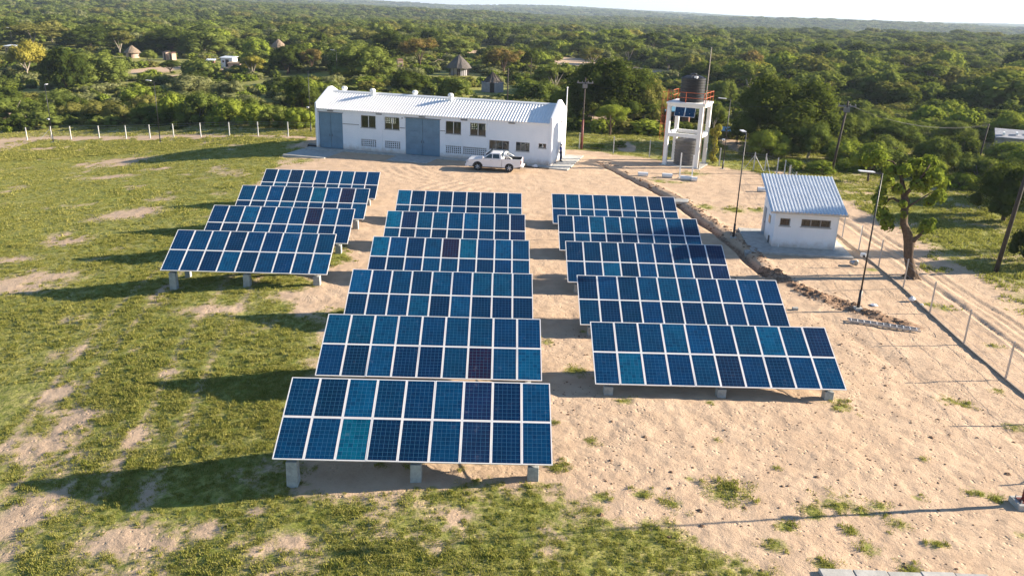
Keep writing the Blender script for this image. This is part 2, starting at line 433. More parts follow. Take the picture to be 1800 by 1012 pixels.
TRENCH = [(8.4, 83.38), (10.3, 77.02), (11.75, 71.97), (12.86, 67.93), (13.55, 63.85), (13.94, 60.17), (14.61, 56.11), (15.05, 52.52), (15.06, 49.28), (15.2, 46.72)]
SPOIL2 = [(15.2, 47.6), (16.29, 44.91), (17.3, 43.02), (18.08, 41.7), (18.75, 40.27), (20.4, 39.0)]
RUTS = [[(24.2, 70), (25.3, 62), (25.46, 59.08), (25.43, 53.03), (24.85, 46.85), (24.88, 42.81), (24.66, 38.93), (24.39, 33), (24.3, 26)],
        [(25.6, 70), (26.7, 62), (26.81, 59.25), (26.74, 52.5), (26.31, 47.0), (26.22, 42.94), (26.32, 40.3), (26.1, 35), (25.9, 26)],
        [(25.3, 70), (26.4, 62), (26.4, 58.2), (26.2, 52.0), (25.9, 47.0), (25.85, 42.94), (25.9, 40.3), (25.7, 35), (25.6, 26)]]

def near_lift(x, y):
    """the fine relief: trench and its spoil, ruts, tyre arcs, hummocks, footprints"""
    z = np.zeros(np.shape(x)); soil = np.zeros(np.shape(x))
    d, side, al = seg_dist(x, y, TRENCH)
    wob = (vnoise(x, y, 1.1, 5) - 0.5) * 0.3
    w = 0.33 + wob * .5
    z -= 0.28 * np.exp(-(d / w) ** 4) * sstep(0, 3, al)
    dr = d * side * -1.0            # spoil lies on the far (right-hand) side
    heap = np.exp(-((dr - 0.95 - wob) / 0.42) ** 2)
    lump = 0.4 + 1.2 * fbm(x, y, 0.9, 11)
    z += 0.11 * heap * (lump - .35) * 1.6 * sstep(6, 14, al)
    soil = np.maximum(soil, 0.55 * heap * lump * sstep(3, 10, al)); soil = np.maximum(soil, .8 * np.exp(-(d / w) ** 4))
    d2, s2, a2 = seg_dist(x, y, SPOIL2)
    h2 = np.exp(-(d2 / (0.68 + wob)) ** 2)
    z += 0.17 * h2 * (fbm(x, y, 0.7, 21) * 1.8 - 0.3) * (0.5 + lump * .6)
    soil = np.maximum(soil, np.clip(h2 * lump * 1.15, 0, 1))
    for k, r in enumerate(RUTS):
        d3, _, _ = seg_dist(x, y, r)
        d3 = d3 + (vnoise(x, y, 4, 31 + k) - .5) * .15
        z += -0.07 * np.exp(-(d3 / 0.16) ** 2) + 0.03 * np.exp(-((d3 - 0.32) / 0.12) ** 2)
        soil = np.maximum(soil, 0.35 * np.exp(-(d3 / 0.2) ** 2))
    d4, _, _ = seg_dist(x, y, [(16.2, 39.5), (17.3, 34.5), (18.6, 30), (19.6, 26), (20.2, 22)])
    soil = np.maximum(soil, 0.42 * np.exp(-(d4 / .7) ** 2) * (0.4 + 1.1 * fbm(x, y, .8, 23)))
    z += -0.04 * np.exp(-(d4 / .5) ** 2)
    # tyre arcs in front of the long building
    rr = np.hypot(x - 2.5, (y - 64.0)); an = np.arctan2(y - 64.0, x - 2.5)
    band = sstep(2.0, 2.35, an) * sstep(3.5, 3.1, an) * sstep(5.6, 6.3, rr) * sstep(12.4, 11.4, rr)
    z += 0.026 * band * np.cos(rr * 2 * math.pi / 1.12) * (0.6 + .8 * vnoise(x, y, 1.2, 41))
    rr = np.hypot(x + 1.5, (y - 80.0)); an = np.arctan2(y - 80.0, x + 1.5)
    band = sstep(3.3, 3.5, an % 6.283) * sstep(4.6, 4.1, an % 6.283) * sstep(7.0, 7.6, rr) * sstep(13, 12.4, rr)
    z += 0.02 * band * np.cos(rr * 2 * math.pi / 0.95) * (0.4 + vnoise(x, y, 1.0, 43))
    near = sstep(130, 70, np.hypot(x, y))
    z += near * ((fbm(x, y, 6.0, 1) - 0.5) * 0.16 + (fbm(x, y, 0.9, 2) - 0.5) * 0.07 + (vnoise(x, y, 0.28, 3) - 0.5) * 0.035)
    return z, np.clip(soil, 0, 1)

def grass_cover(x, y):
    sd = poly_sd(x, y, LAWN)
    g = sstep(-0.9, 0.9, sd + (fbm(x, y, 2.2, 51) - 0.5) * 4.0 + (fbm(x, y, .5, 52) - .5) * 1.2)
    g = g * (0.72 + 0.36 * fbm(x, y, 1.4, 53))
    thin = sstep(32, 19, y) * .62                                   # the turf thins towards the camera
    g = g - thin * 1.0 * sstep(0.45, 0.85, fbm(x, y, 1.1, 54) + .25 * (fbm(x, y, .35, 154) - .5)) * (sd > -1)
    g = g - 0.45 * sstep(0.62, 0.75, fbm(x, y, 2.6, 59)) * (sd > -1)
    for tx, w in ((-14.6, .3), (-12.9, .3), (-17.9, .25), (-19.6, .25)):
        # faint wheel tracks running away through the turf
        g = g - 0.42 * np.exp(-((x - tx - 0.12 * (y - 30) * -1.0 - .2 * np.sin(y * .3)) / w) ** 2) * sstep(20, 24, y) * sstep(60, 45, y)
    for bx, by, rx, ry in BARE:
        e = ((x - bx) / rx) ** 2 + ((y - by) / ry) ** 2
        g = g - (0.95 if by > 24 else 0.62) * np.exp(-e * 0.9) * (0.25 + 1.4 * fbm(x, y, 0.7, 55) * (.6 + .8 * fbm(x, y, .25, 155)))
    for wx, wy, r in WEEDS:
        e = ((x - wx) ** 2 + ((y - wy) * 1.1) ** 2) / (r * r)
        g = np.maximum(g, 0.95 * np.exp(-e * 0.8) * (0.25 + 1.2 * fbm(x, y, 0.35, 56)))
    # beyond the fences
    fl = np.interp(x, [p[0] for p in FENCE_L], [p[1] for p in FENCE_L])
    out_l = sstep(0.3, 1.2, y - fl) * (x < -21) * (x > -140)
    gl = 0.62 + 0.3 * (fbm(x, y, 5, 57) - .5)
    bare_strip = np.exp(-((y - fl - 1.0 - 1.2 * (vnoise(x, y, 9, 58) - .5)) / 0.9) ** 2) * sstep(-36, -42, x)
    gl = gl - 0.75 * bare_strip - 0.6 * np.exp(-((y - fl - 17 - (x + 50) * -.15) / 4.0) ** 2) * sstep(-44, -56, x)
    g = np.where(out_l > 0.5, np.maximum(gl, 0), g)
    g = np.where((x < -64) & (y < 112) & (y > 96), np.minimum(g, 0.25), g)
    r = np.hypot(x, y)
    xr = np.interp(y, [15, 35, 45, 60, 75, 90], [27.8, 27.4, 28.0, 28.2, 27.0, 24.0])
    gr = sstep(-0.8, 1.8, x - xr + (fbm(x, y, 3, 61) - .5) * 3.2) * (0.15 + 1.05 * fbm(x, y, 2.2, 62))
    g = np.where((x > 22.5) & (y < 120), np.maximum(g, gr), g)
    fb = np.interp(x, [p[0] for p in FENCE_B[:6]] + [26], [p[1] for p in FENCE_B[:6]] + [78])
    gb = sstep(-1.8, 0.3, y - fb + (fbm(x, y, 2.5, 63) - .5) * 3) * (0.5 + 0.6 * fbm(x, y, 2.5, 64))
    g = np.where((x > 4) & (x < 26) & (y > 76) & (y < 130), np.maximum(g, gb), g)
    far = sstep(100, 118, y) * (0.55 + .5 * fbm(x, y, 14, 65))
    g = np.maximum(g, np.where((x > -30) | (y > 125), far, 0))
    far2 = sstep(88, 98, r) * ((x > -22) & (x < 5) & (y > 92)) * 0.7
    g = np.maximum(g, far2)
    for cx, cy, rx, ry in CLEAR_SAND:
        e = ((x - cx) / rx) ** 2 + ((y - cy) / ry) ** 2
        g = g - 1.0 * sstep(1.5, 0.7, e + (fbm(x, y, rx * 1.2, 66) - .5) * 1.2)
    return np.clip(g, 0, 1)

def ground_z(x, y):
    x = np.atleast_1d(np.asarray(x, float)); y = np.atleast_1d(np.asarray(y, float))
    return macro(x, y) + near_lift(x, y)[0]

def gz(x, y):
    return float(ground_z(x, y)[0])

def terrain_material():
    t = NT('sand_and_turf')
    pos = t.node("ShaderNodeNewGeometry").outputs["Position"]
    g = t.attr("grass"); s = t.attr("soil")
    fine = t.noise(9.0, 5, 0.65, pos); mid = t.noise(1.1, 5, 0.6, pos); big = t.noise(0.12, 4, 0.6, pos)
    sand = t.mix(t.ramp(mid, 0.3, 0.72), (0.46, 0.33, 0.225), (0.55, 0.405, 0.28))
    sand = t.mix(t.math('MULTIPLY', t.ramp(big, 0.45, 0.75), 0.45), sand, (0.47, 0.33, 0.22))
    sand = t.mix(t.math('MULTIPLY', t.ramp(t.noise(0.35, 6, 0.7, pos), 0.52, 0.7), 0.3), sand, (0.57, 0.435, 0.31))
    sand = t.mix(t.math('MULTIPLY', t.ramp(fine, 0.58, 0.75), 0.25), sand, (0.38, 0.26, 0.17))
    soil = t.mix(t.ramp(t.noise(5, 4, 0.6, pos), 0.35, 0.65), (0.20, 0.125, 0.08), (0.40, 0.265, 0.175))
    c = t.mix(t.ramp(t.math('ADD', s, t.math('MULTIPLY', t.math('SUBTRACT', fine, 0.5), 0.8)), 0.3, 0.75), sand, soil)
    turf = t.mix(t.ramp(t.noise(2.3, 6, 0.7, pos), 0.3, 0.72), (0.150, 0.180, 0.030), (0.42, 0.38, 0.125))
    turf = t.mix(t.math('MULTIPLY', t.ramp(t.noise(6.5, 7, 0.8, pos), 0.47, 0.60), 0.75), turf, (0.070, 0.098, 0.018))
    turf = t.mix(t.math('MULTIPLY', t.ramp(t.noise(10.0, 5, 0.75, t.node_off(pos)), 0.54, 0.68), 0.5), turf, (0.50, 0.42, 0.22))
    turf = t.mix(t.math('MULTIPLY', t.ramp(big, 0.4, 0.7), 0.5), turf, (0.21, 0.245, 0.040))
    f = t.math('ADD', g, t.math('MULTIPLY', t.math('SUBTRACT', t.noise(4.5, 8, 0.78, pos), 0.5), 2.0))
    c = t.mix(t.ramp(f, 0.12, 0.85), c, turf)
    t.link(c, t.b.inputs["Base Color"])
    t.b.inputs["Roughness"].default_value = 0.95
    t.b.inputs["Specular IOR Level"].default_value = 0.1
    vo = t.node("ShaderNodeTexVoronoi"); vo.inputs["Scale"].default_value = 4.5; t.link(pos, vo.inputs["Vector"])
    pits = t.math('MULTIPLY', t.ramp(vo.outputs["Distance"], 0.32, 0.08), t.ramp(t.noise(0.8, 3, .6, pos), 0.45, 0.62))
    h = t.math('SUBTRACT', t.math('ADD', t.math('MULTIPLY', t.noise(5.0, 8, 0.7, pos), 1.0), t.math('MULTIPLY', t.noise(28.0, 3, 0.6, pos), 0.18)), t.math('MULTIPLY', pits, 0.7))
    t.bump(h, 0.5, 0.12)
    return t.m

def build_terrain():
    rs = [3.0]
    while rs[-1] < 135: rs.append(rs[-1] * (1.0042 if rs[-1] > 17 else 1.05))
    while rs[-1] < 13000: rs.append(rs[-1] * 1.024)
    rs = np.array(rs)
    a_in = np.linspace(-38, 38, 640)
    a_out = np.linspace(38, 322, 72)[1:-1]
    an = np.radians(np.concatenate([a_in, a_out]))
    nr, na = len(rs), len(an)
    X = (rs[:, None] * np.sin(an)[None, :]).ravel(); Y = (rs[:, None] * np.cos(an)[None, :]).ravel()
    Z = macro(X, Y)
    nm = (np.hypot(X, Y) < 300)
    nl, so = near_lift(X[nm], Y[nm])
    Z[nm] += nl
    soil = np.zeros(len(X)); soil[nm] = so
    gr = np.full(len(X), 0.75); gm = (np.hypot(X, Y) < 700) & (Y > 0)
    gr[gm] = grass_cover(X[gm], Y[gm])
    fm = np.hypot(X, Y) >= 700
    gr[fm] = 0.75
    # closing disc in the middle
    X = np.append(X, 0.0); Y = np.append(Y, 0.0); Z = np.append(Z, float(macro(0.0, 0.0))); soil = np.append(soil, 0); gr = np.append(gr, .5)
    i = np.arange(nr - 1)[:, None] * na; k = np.arange(na)[None, :]; k2 = (k + 1) % na
    q = np.stack([i + k, i + k2, i + na + k2, i + na + k], -1).reshape(-1, 4)
    kk = np.arange(na); tri = np.stack([(kk + 1) % na, kk, np.full(na, nr * na)], -1)
    me = bpy.data.meshes.new("ground")
    me.vertices.add(len(X)); me.vertices.foreach_set("co", np.stack([X, Y, Z], -1).ravel())
    loops = np.concatenate([q.ravel(), tri.ravel()])
    me.loops.add(len(loops)); me.loops.foreach_set("vertex_index", loops.astype(np.int32))
    st = np.concatenate([np.arange(len(q)) * 4, len(q) * 4 + np.arange(len(tri)) * 3])
    me.polygons.add(len(st)); me.polygons.foreach_set("loop_start", st.astype(np.int32))
    me.update(calc_edges=True)
    me.polygons.foreach_set("use_smooth", np.ones(len(st), bool))
    for nm_, arr in (("grass", gr), ("soil", soil)):
        at = me.attributes.new(nm_, 'FLOAT', 'POINT'); at.data.foreach_set("value", arr.astype(np.float32))
    me.materials.append(terrain_material())
    o = bpy.data.objects.new("ground", me); COL.objects.link(o)
    tag(o, kind="structure")
    return o
build_terrain()

# ------------------------------------------------------------------ solar arrays
PSI, TILT, PW_, PL_ = 0.0190214, 0.4645474, 1.012, 1.6742
ARR = [
    ('M', 1, -7.591, 22.829, 0.748, 9), ('M', 2, -7.774, 29.317, 0.659, 9), ('M', 3, -8.030, 35.897, 0.553, 9),
    ('M', 4, -8.119, 42.433, 0.472, 9), ('M', 5, -8.323, 49.033, 0.390, 9), ('M', 6, -8.543, 55.555, 0.374, 9),
    ('R', 1, 3.438, 29.242, 0.717, 10), ('R', 2, 3.294, 35.772, 0.660, 10), ('R', 3, 3.041, 42.067, 0.662, 9),
    ('R', 4, 2.878, 48.469, 0.597, 9), ('R', 5, 2.753, 55.786, 0.411, 9),
    ('L', 1, -19.280, 41.884, 0.637, 9), ('L', 2, -19.390, 48.000, 0.650, 9), ('L', 3, -19.462, 53.909, 0.718, 9),
    ('L', 4, -19.846, 60.775, 0.581, 9)]
ARR_LABEL = {
    ('M', 1): 'frontmost solar array of the middle column, tall concrete footing at its left end',
    ('M', 2): 'solar array directly behind the frontmost one, with a purple-black module low on its right',
    ('M', 3): 'third solar array from the front in the middle column',
    ('M', 4): 'fourth solar array from the front in the middle column, one module half teal',
    ('M', 5): 'fifth solar array from the front in the middle column, second from the sandy yard',
    ('M', 6): 'rearmost solar array of the middle column, facing tyre arcs in the sand',
    ('R', 1): 'ten-module-wide solar array at the front of the right column',
    ('R', 2): 'ten-module-wide solar array behind the front one of the right column, crossed by a pole shadow',
    ('R', 3): 'middle solar array of the right column, upper right modules shaded',
    ('R', 4): 'solar array darkened by the shadow of the small white pump house',
    ('R', 5): 'rearmost solar array of the right column, beside the trench',
    ('L', 1): 'front solar array of the left column, standing on the turf',
    ('L', 2): 'second solar array of the left column, purple-black module high on its right',
    ('L', 3): 'third solar array of the left column, purple-black module high near its right end',
    ('L', 4): 'rearmost solar array of the left column, nearest the long building'}
SPECIAL = {('M', 2, 6, 0): 'purple', ('M', 4, 4, 1): 'purple', ('L', 2, 6, 1): 'purple', ('L', 3, 7, 1): 'purple', ('R', 3, 8, 1): 'plum', ('R', 3, 7, 0): 'plum', ('R', 3, 8, 0): 'plum',
           ('M', 1, 2, 0): 'teal', ('M', 1, 2, 1): 'teal', ('M', 1, 8, 1): 'mid', ('M', 1, 4, 0): 'navy', ('M', 1, 1, 1): 'navy', ('M', 1, 7, 1): 'navy', ('M', 1, 6, 1): 'plum',
           ('M', 2, 8, 0): 'teal2', ('M', 2, 7, 0): 'mid', ('R', 1, 1, 0): 'teal', ('R', 1, 3, 1): 'teal2', ('R', 1, 7, 1): 'teal2', ('R', 1, 5, 0): 'plum', ('R', 1, 9, 1): 'plum', ('R', 1, 0, 0): 'mid',
           ('M', 4, 0, 1): 'teal', ('M', 4, 1, 1): 'mid', ('M', 4, 5, 1): 'teal', ('M', 4, 7, 1): 'teal2', ('M', 5, 0, 1): 'teal', ('M', 5, 4, 1): 'mid', ('M', 5, 8, 1): 'plum', ('M', 5, 8, 0): 'plum',
           ('M', 6, 0, 1): 'teal', ('M', 6, 8, 1): 'mid', ('L', 3, 5, 1): 'teal', ('L', 2, 2, 1): 'teal', ('L', 1, 3, 0): 'teal2', ('L', 3, 8, 0): 'teal2', ('R', 5, 2, 1): 'mid', ('R', 4, 2, 1): 'teal2', ('R', 4, 3, 1): 'mid'}
TONE = {'navy': (0.000, 0.015, 0.052), 'blue': (0.000, 0.026, 0.080), 'mid': (0.000, 0.037, 0.102), 'teal': (0.000, 0.068, 0.145), 'teal2': (0.000, 0.052, 0.132), 'purple': (0.012, 0.007, 0.026), 'plum': (0.005, 0.014, 0.048)}
pf = MB()
w2_, l2_, fw = PW_ / 2 - 0.004, PL_ / 2 - 0.004, 0.036
for a in ((-w2_, w2_, -l2_, -l2_ + fw), (-w2_, w2_, l2_ - fw, l2_), (-w2_, -w2_ + fw, -l2_ + fw, l2_ - fw), (w2_ - fw, w2_, -l2_ + fw, l2_ - fw)):
    pf.box(a[0], a[1], a[2], a[3], -0.042, 0.0)
panel_me = pf.mesh("solar_panel"); panel_me.materials.append(M['alu'])
gf = MB(); gf.box(-w2_ + fw, w2_ - fw, -l2_ + fw, l2_ - fw, -0.012, -0.005)
glass_me = gf.mesh("cell_face"); glass_me.materials.append(M['cells'])
rnd = random.Random(11)
for col_, idx, ax, ay, zb, n in ARR:
    gzr = 0.0
    root = empty("solar_array", (ax, ay, gzr), PSI)
    tag(root, ARR_LABEL[(col_, idx)], "solar array", "solar arrays in three columns")
    W = n * PW_
    ct, st = math.cos(TILT), math.sin(TILT)
    for j in range(2):
        for i in range(n):
            u = (i + .5) * PW_; s_ = (j + .5) * PL_
            p = new_obj("solar_panel", panel_me, root)
            p.location = (u, s_ * ct, zb + s_ * st + rnd.uniform(-.003, .003))
            p.rotation_euler = (TILT + R(rnd.uniform(-.25, .25)), R(rnd.uniform(-.12, .12)), 0)
            g = new_obj("cell_face", glass_me, p)
            tone = SPECIAL.get((col_, idx, i, j)) or rnd.choices(['navy', 'blue', 'mid', 'teal2', 'teal', 'plum'], [28, 42, 22, 4, 0, 3])[0]
            c = TONE[tone]; f = rnd.uniform(.85, 1.15)
            g.color = (c[0] * f, c[1] * f * rnd.uniform(.85, 1.2), c[2] * f, 1)
    def sl(s_, dz=0): return (s_ * ct, zb + s_ * st + dz)
    for s_ in (0.40, 1.30, 2.05, 2.95):
        y, z = sl(s_, -0.10)
        MB().box(0.05, W - 0.05, y - 0.03, y + 0.03, z - 0.03, z + 0.04).build("purlin", M['steel'], root)
    for u in (0.58, W / 2 + 0.08, W - 0.62):
        (y0, z0), (y1, z1) = sl(0.15, -0.165), sl(3.15, -0.165)
        MB().tube([(u, y0, z0), (u, y1, z1)], 0.035, 6).build("rafter", M['steel'], root)
        for s_, wd in ((0.30, 0.19), (2.65, 0.15)):
            y, z = sl(s_, -0.20)
            wx = ax + u * math.cos(PSI) - y * math.sin(PSI); wy = ay + u * math.sin(PSI) + y * math.cos(PSI)
            base = gz(wx, wy) - 0.25
            o = MB().poly([(u - wd, y - wd, base), (u + wd, y - wd, base), (u + wd, y + wd, base), (u - wd, y + wd, base),
                           (u - wd * .92, y - wd * .92, z - .10), (u + wd * .92, y - wd * .92, z - .10), (u + wd * .92, y + wd * .92, z - .10), (u - wd * .92, y + wd * .92, z - .10)],
                          [(0, 3, 2, 1), (4, 5, 6, 7), (0, 1, 5, 4), (1, 2, 6, 5), (2, 3, 7, 6), (3, 0, 4, 7)]).build("concrete_footing", M['pillar'], root, bevel=0.015)
            MB().box(u - .05, u + .05, y - .06, y + .06, z - .12, z + .04).build("post_bracket", M['steel'], root)
        (yb0, zb0), (yb1, zb1) = sl(0.55, -0.22), sl(2.62, -0.85)
        MB().tube([(u, yb0, zb0), (u, yb1, zb1)], 0.022, 6).build("brace", M['steel'], root)
    yj, zj = sl(1.67, -0.06)
    MB().tube([(.4, yj, zj - .02), (W * .3, yj, zj - .10), (W * .55, yj, zj - .03), (W - .4, yj, zj - .09)], .012, 5).build("cable", M['black_trim'], root)
    yj, zj = sl(2.55, -0.42)
    MB().box(W - 1.0, W - .72, yj - .2, yj - .05, zj - .22, zj + .1).build("junction_box", M['lens'], root)

# ------------------------------------------------------------------ the long building
def wall_holes(L, H, T, holes, z0=-0.4):
    """wall in the x-z plane, thickness T towards +y, with rectangular openings"""
    xs = sorted({0.0, L} | {h[0] for h in holes} | {h[1] for h in holes})
    zs = sorted({z0, H} | {h[2] for h in holes} | {h[3] for h in holes})
    def solid(i, j):
        if i < 0 or j < 0 or i >= len(xs) - 1 or j >= len(zs) - 1: return False
        cx, cz = (xs[i] + xs[i + 1]) / 2, (zs[j] + zs[j + 1]) / 2
        return not any(h[0] < cx < h[1] and h[2] < cz < h[3] for h in holes)
    m = MB()
    for i in range(len(xs) - 1):
        for j in range(len(zs) - 1):
            if not solid(i, j): continue
            a, b, c, d = xs[i], xs[i + 1], zs[j], zs[j + 1]
            m.poly([(a, 0, c), (b, 0, c), (b, 0, d), (a, 0, d)], [(0, 1, 2, 3)])
            m.poly([(a, T, c), (b, T, c), (b, T, d), (a, T, d)], [(3, 2, 1, 0)])
            if not solid(i - 1, j): m.poly([(a, 0, c), (a, 0, d), (a, T, d), (a, T, c)], [(0, 1, 2, 3)])
            if not solid(i + 1, j): m.poly([(b, 0, c), (b, T, c), (b, T, d), (b, 0, d)], [(0, 1, 2, 3)])
            if not solid(i, j + 1): m.poly([(a, 0, d), (b, 0, d), (b, T, d), (a, T, d)], [(0, 1, 2, 3)])
            if not solid(i, j - 1): m.poly([(a, 0, c), (a, T, c), (b, T, c), (b, 0, c)], [(0, 1, 2, 3)])
    return m

def window(parent, x0, x1, z0, z1, panes, y=0.08, fmat='frame', curtain=None, fw=0.05):
    w = MB()
    w.box(x0, x1, y, y + .06, z0, z0 + fw).box(x0, x1, y, y + .06, z1 - fw, z1)
    w.box(x0, x0 + fw, y, y + .06, z0 + fw, z1 - fw).box(x1 - fw, x1, y, y + .06, z0 + fw, z1 - fw)
    f = w.build("window", M[fmat], parent)
    MB().box(x0 - .06, x1 + .06, -.05, y - .002, z0 - .05, z0 - .003).build("sill", M['concrete'], f)
    n = panes
    for k in range(1, n):
        xm = x0 + (x1 - x0) * k / n
        MB().box(xm - .03, xm + .03, y + .004, y + .066, z0 + fw, z1 - fw).build("mullion", M['white_paint'] if n < 3 else M[fmat], f)
    for k in range(n):
        a = x0 + (x1 - x0) * k / n + .03; b = x0 + (x1 - x0) * (k + 1) / n - .03
        MB().box(a, b, y + .026, y + .034, z0 + fw - .01, z1 - fw + .01).build("pane", M['glass'], f)
        if curtain and curtain[k]:
            m = MB(); N = 9
            for q in range(N):
                p0 = a + (b - a) * q / N; p1 = a + (b - a) * (q + 1) / N
                yy = (y + .16, y + .21)
                m.poly([(p0, yy[q % 2], z0), (p1, yy[(q + 1) % 2], z0), (p1, yy[(q + 1) % 2], z1), (p0, yy[q % 2], z1)], [(0, 1, 2, 3)])
            m.build("curtain", M[curtain[k]], f)
    return f

def lattice(parent, x0, x1, z0, z1, nx, nz, y=0.03, T=0.12, name="vent_grille", mat='wall', t=0.055):
    m = MB()
    dx, dz = (x1 - x0) / nx, (z1 - z0) / nz
    for i in range(nx + 1):
        x = x0 + i * dx
        m.box(max(x0, x - t / 2), min(x1, x + t / 2), y, y + T, z0, z1)
    for j in range(nz + 1):
        z = z0 + j * dz
        for i in range(nx):
            m.box(x0 + i * dx + t / 2, x0 + (i + 1) * dx - t / 2, y + .002, y + T - .002, max(z0, z - t / 2), min(z1, z + t / 2))
    return m.build(name, M[mat], parent)

BY = R(-14.727)
hall = empty("workshop_building", (-21.27, 86.74, 0.0), BY)
tag(hall, "long white workshop building with ribbed white roof and two blue-grey steel doors", "building")
BL, BD, BH = 25.5, 6.5, 4.22
D1, D2 = (0.18, 2.94), (10.06, 13.84)
WF = [(5.06, 6.73, 2.47, 3.74), (7.73, 9.39, 2.47, 3.74), (14.45, 16.11, 2.47, 3.74), (17.06, 18.73, 2.47, 3.74)]
W5, W6, W7 = (19.12, 21.2, 1.24, 2.15), (21.9, 23.33, 1.24, 2.15), (24.24, 25.02, 1.70, 2.16)
VF = [(5.0, 6.74, .5, 1.29), (7.71, 9.46, .5, 1.29), (14.46, 16.14, .5, 1.29), (16.32, 18.86, .5, 1.29)]
holes = [(D1[0], D1[1], 0.0, 3.77), (D2[0], D2[1], 0.0, 3.79)] + WF + [W5, W6, W7] + VF
wall_holes(BL, BH, 0.2, holes).build("front_wall", M['wall'], hall)
BV = [(4.6, 6.4, 2.15, 2.95), (7.4, 9.2, 2.15, 2.95), (14.0, 15.9, 2.15, 2.95), (16.7, 18.5, 2.15, 2.95)]
bw = wall_holes(BL, BH, 0.2, BV).build("rear_wall", M['wall'], hall, loc=(0, BD - .2, 0))
for v in BV: lattice(bw, v[0], v[1], v[2], v[3], 8, 4)
gprof = [(-.18, -.4), (BD + .1, -.4), (BD + .1, 4.95), (3.75, 6.1), (3.62, 6.16), (2.95, 6.16), (2.78, 6.08), (-.18, 4.72)]
MB().extrude_x(gprof, -0.12, 0.13).build("gable_wall", M['wall'], hall, bevel=0.03)
gw = MB().extrude_x(gprof, BL - .13, BL + .12).build("gable_wall", M['wall'], hall, bevel=0.03)
MB().box(0.14, BL - .14, .21, BD - .21, -.1, .05).build("floor_slab", M['concrete'], hall)
for x in (6.86, 16.17, 18.92): MB().box(x, x + (.62 if x < 10 else .07), -.045, -.001, 0, 4.15).build("pilaster", M['wall'], hall)
for x, z in ((16.2, .5),): pass
def ribbed(x0, x1, ya, za, yb, zb, pitch, h, name, mat, parent, th=0.012):
    """ribbed metal sheet between an eave line and a ridge line"""
    prof = []; n = int(round((x1 - x0) / pitch)); p = (x1 - x0) / n
    for i in range(n):
        x = x0 + i * p
        prof += [(x, 0), (x + p * .50, 0), (x + p * .62, h), (x + p * .88, h)]
    prof.append((x1, 0))
    L = math.hypot(yb - ya, zb - za); nz_ = (-(zb - za) / L, (yb - ya) / L) if yb > ya else ((zb - za) / L, -(yb - ya) / L)
    m = MB(); N = len(prof)
    vs = []
    for (yy, zz) in ((ya, za), (yb, zb)):
        for x, q in prof: vs.append((x, yy + nz_[0] * q, zz + nz_[1] * q))
    for (yy, zz) in ((ya, za), (yb, zb)):
        for x, q in prof: vs.append((x, yy + nz_[0] * (q - th), zz + nz_[1] * (q - th)))
    fs = []
    for i in range(N - 1):
        f = (i, i + 1, N + i + 1, N + i); b = tuple(2 * N + k for k in f)
        fs.append(f if yb > ya else f[::-1]); fs.append(b[::-1] if yb > ya else b)
        fs.append((i, 2 * N + i, 2 * N + i + 1, i + 1)); fs.append((N + i, N + i + 1, 3 * N + i + 1, 3 * N + i))
    fs.append((0, N, 3 * N, 2 * N)); fs.append((N - 1, 3 * N - 1, 4 * N - 1, 2 * N - 1))
    m.poly(vs, fs)
    return m.build(name, M[mat], parent)
RX0, RX1 = 0.14, BL - .14
rf = ribbed(RX0, RX1, -.24, 4.17, 3.28, 5.70, 0.300, 0.040, "roof", 'roof', hall)
rb = ribbed(RX0, RX1, BD + .2, 4.42, 3.30, 5.70, 0.300, 0.040, "roof", 'roof', hall)
MB().poly([(RX0, 3.0, 5.64), (RX1, 3.0, 5.64), (RX1, 3.29, 5.80), (RX0, 3.29, 5.80), (RX0, 3.58, 5.66), (RX1, 3.58, 5.66)], [(0, 1, 2, 3), (3, 2, 5, 4)]).build("ridge_cap", M['roof'], rf)
for u, vy, vz in ((1.45, 3.75, 5.58), (5.2, 2.82, 5.60), (9.65, 3.75, 5.58), (14.0, 2.82, 5.60)):
    m = MB()
    m.lathe([(.17, -.15), (.17, .18), (.22, .20), (.29, .30), (.31, .42), (.27, .54), (.14, .62), (.02, .63)], 16, (u, vy, vz))
    v = m.build("roof_ventilator", M['roof'], rf, smooth=False)
    f = MB()
    for k in range(16):
        a = 2 * math.pi * k / 16
        f.tube([(u + .20 * math.cos(a), vy + .20 * math.sin(a), vz + .2), (u + .325 * math.cos(a + .15), vy + .325 * math.sin(a + .15), vz + .4), (u + .15 * math.cos(a + .3), vy + .15 * math.sin(a + .3), vz + .62)], .012, 4)
    f.build("vane", M['alu'], v)
for (a, b), top in ((D1, 3.77), (D2, 3.79)):
    mid = (a + b) / 2
    for x0, x1 in ((a + .01, mid - .008), (mid + .008, b - .01)):
        leaf = MB().box(x0, x1, .06, .10, .04, top - .01).build("steel_door", M['door'], hall)
        nrow = 6
        for k in range(nrow):
            z0 = .06 + (top - .1) * k / nrow; z1 = .06 + (top - .1) * (k + 1) / nrow - .022
            MB().box(x0 + .025, x1 - .025, .035, .058, z0 + .01, z1).build("door_panel", M['door'], leaf)
        MB().box(x1 - .16 if x0 < mid - .5 else x0 + .1, x1 - .13 if x0 < mid - .5 else x0 + .13, .0, .034, 1.3, 1.55).build("handle", M['dark_steel'], leaf)
for (a, b), top in ((D1, 3.77), (D2, 3.79)): MB().box(a - .1, b + .1, -.06, -.002, top + .01, top + .07).build("door_track", M['grey_part'], hall)
for w in WF: window(hall, *w, 2)
window(hall, *W5, 3, curtain=(None, 'curtain', 'brown_curtain'))
window(hall, *W6, 3, curtain=(None, None, 'curtain'))
window(hall, *W7, 2, curtain=(None, 'curtain'))
for v, nx in zip(VF, (8, 8, 8, 12)): lattice(hall, *v, nx, 4)
for x0, x1 in ((2.98, 4.85), (9.45, 10.02), (13.88, 14.42)):
    MB().tube([(x0, -.03, 2.72), (x1, -.03, 2.72)], .03, 8).build("conduit", M['grey_part'], hall)
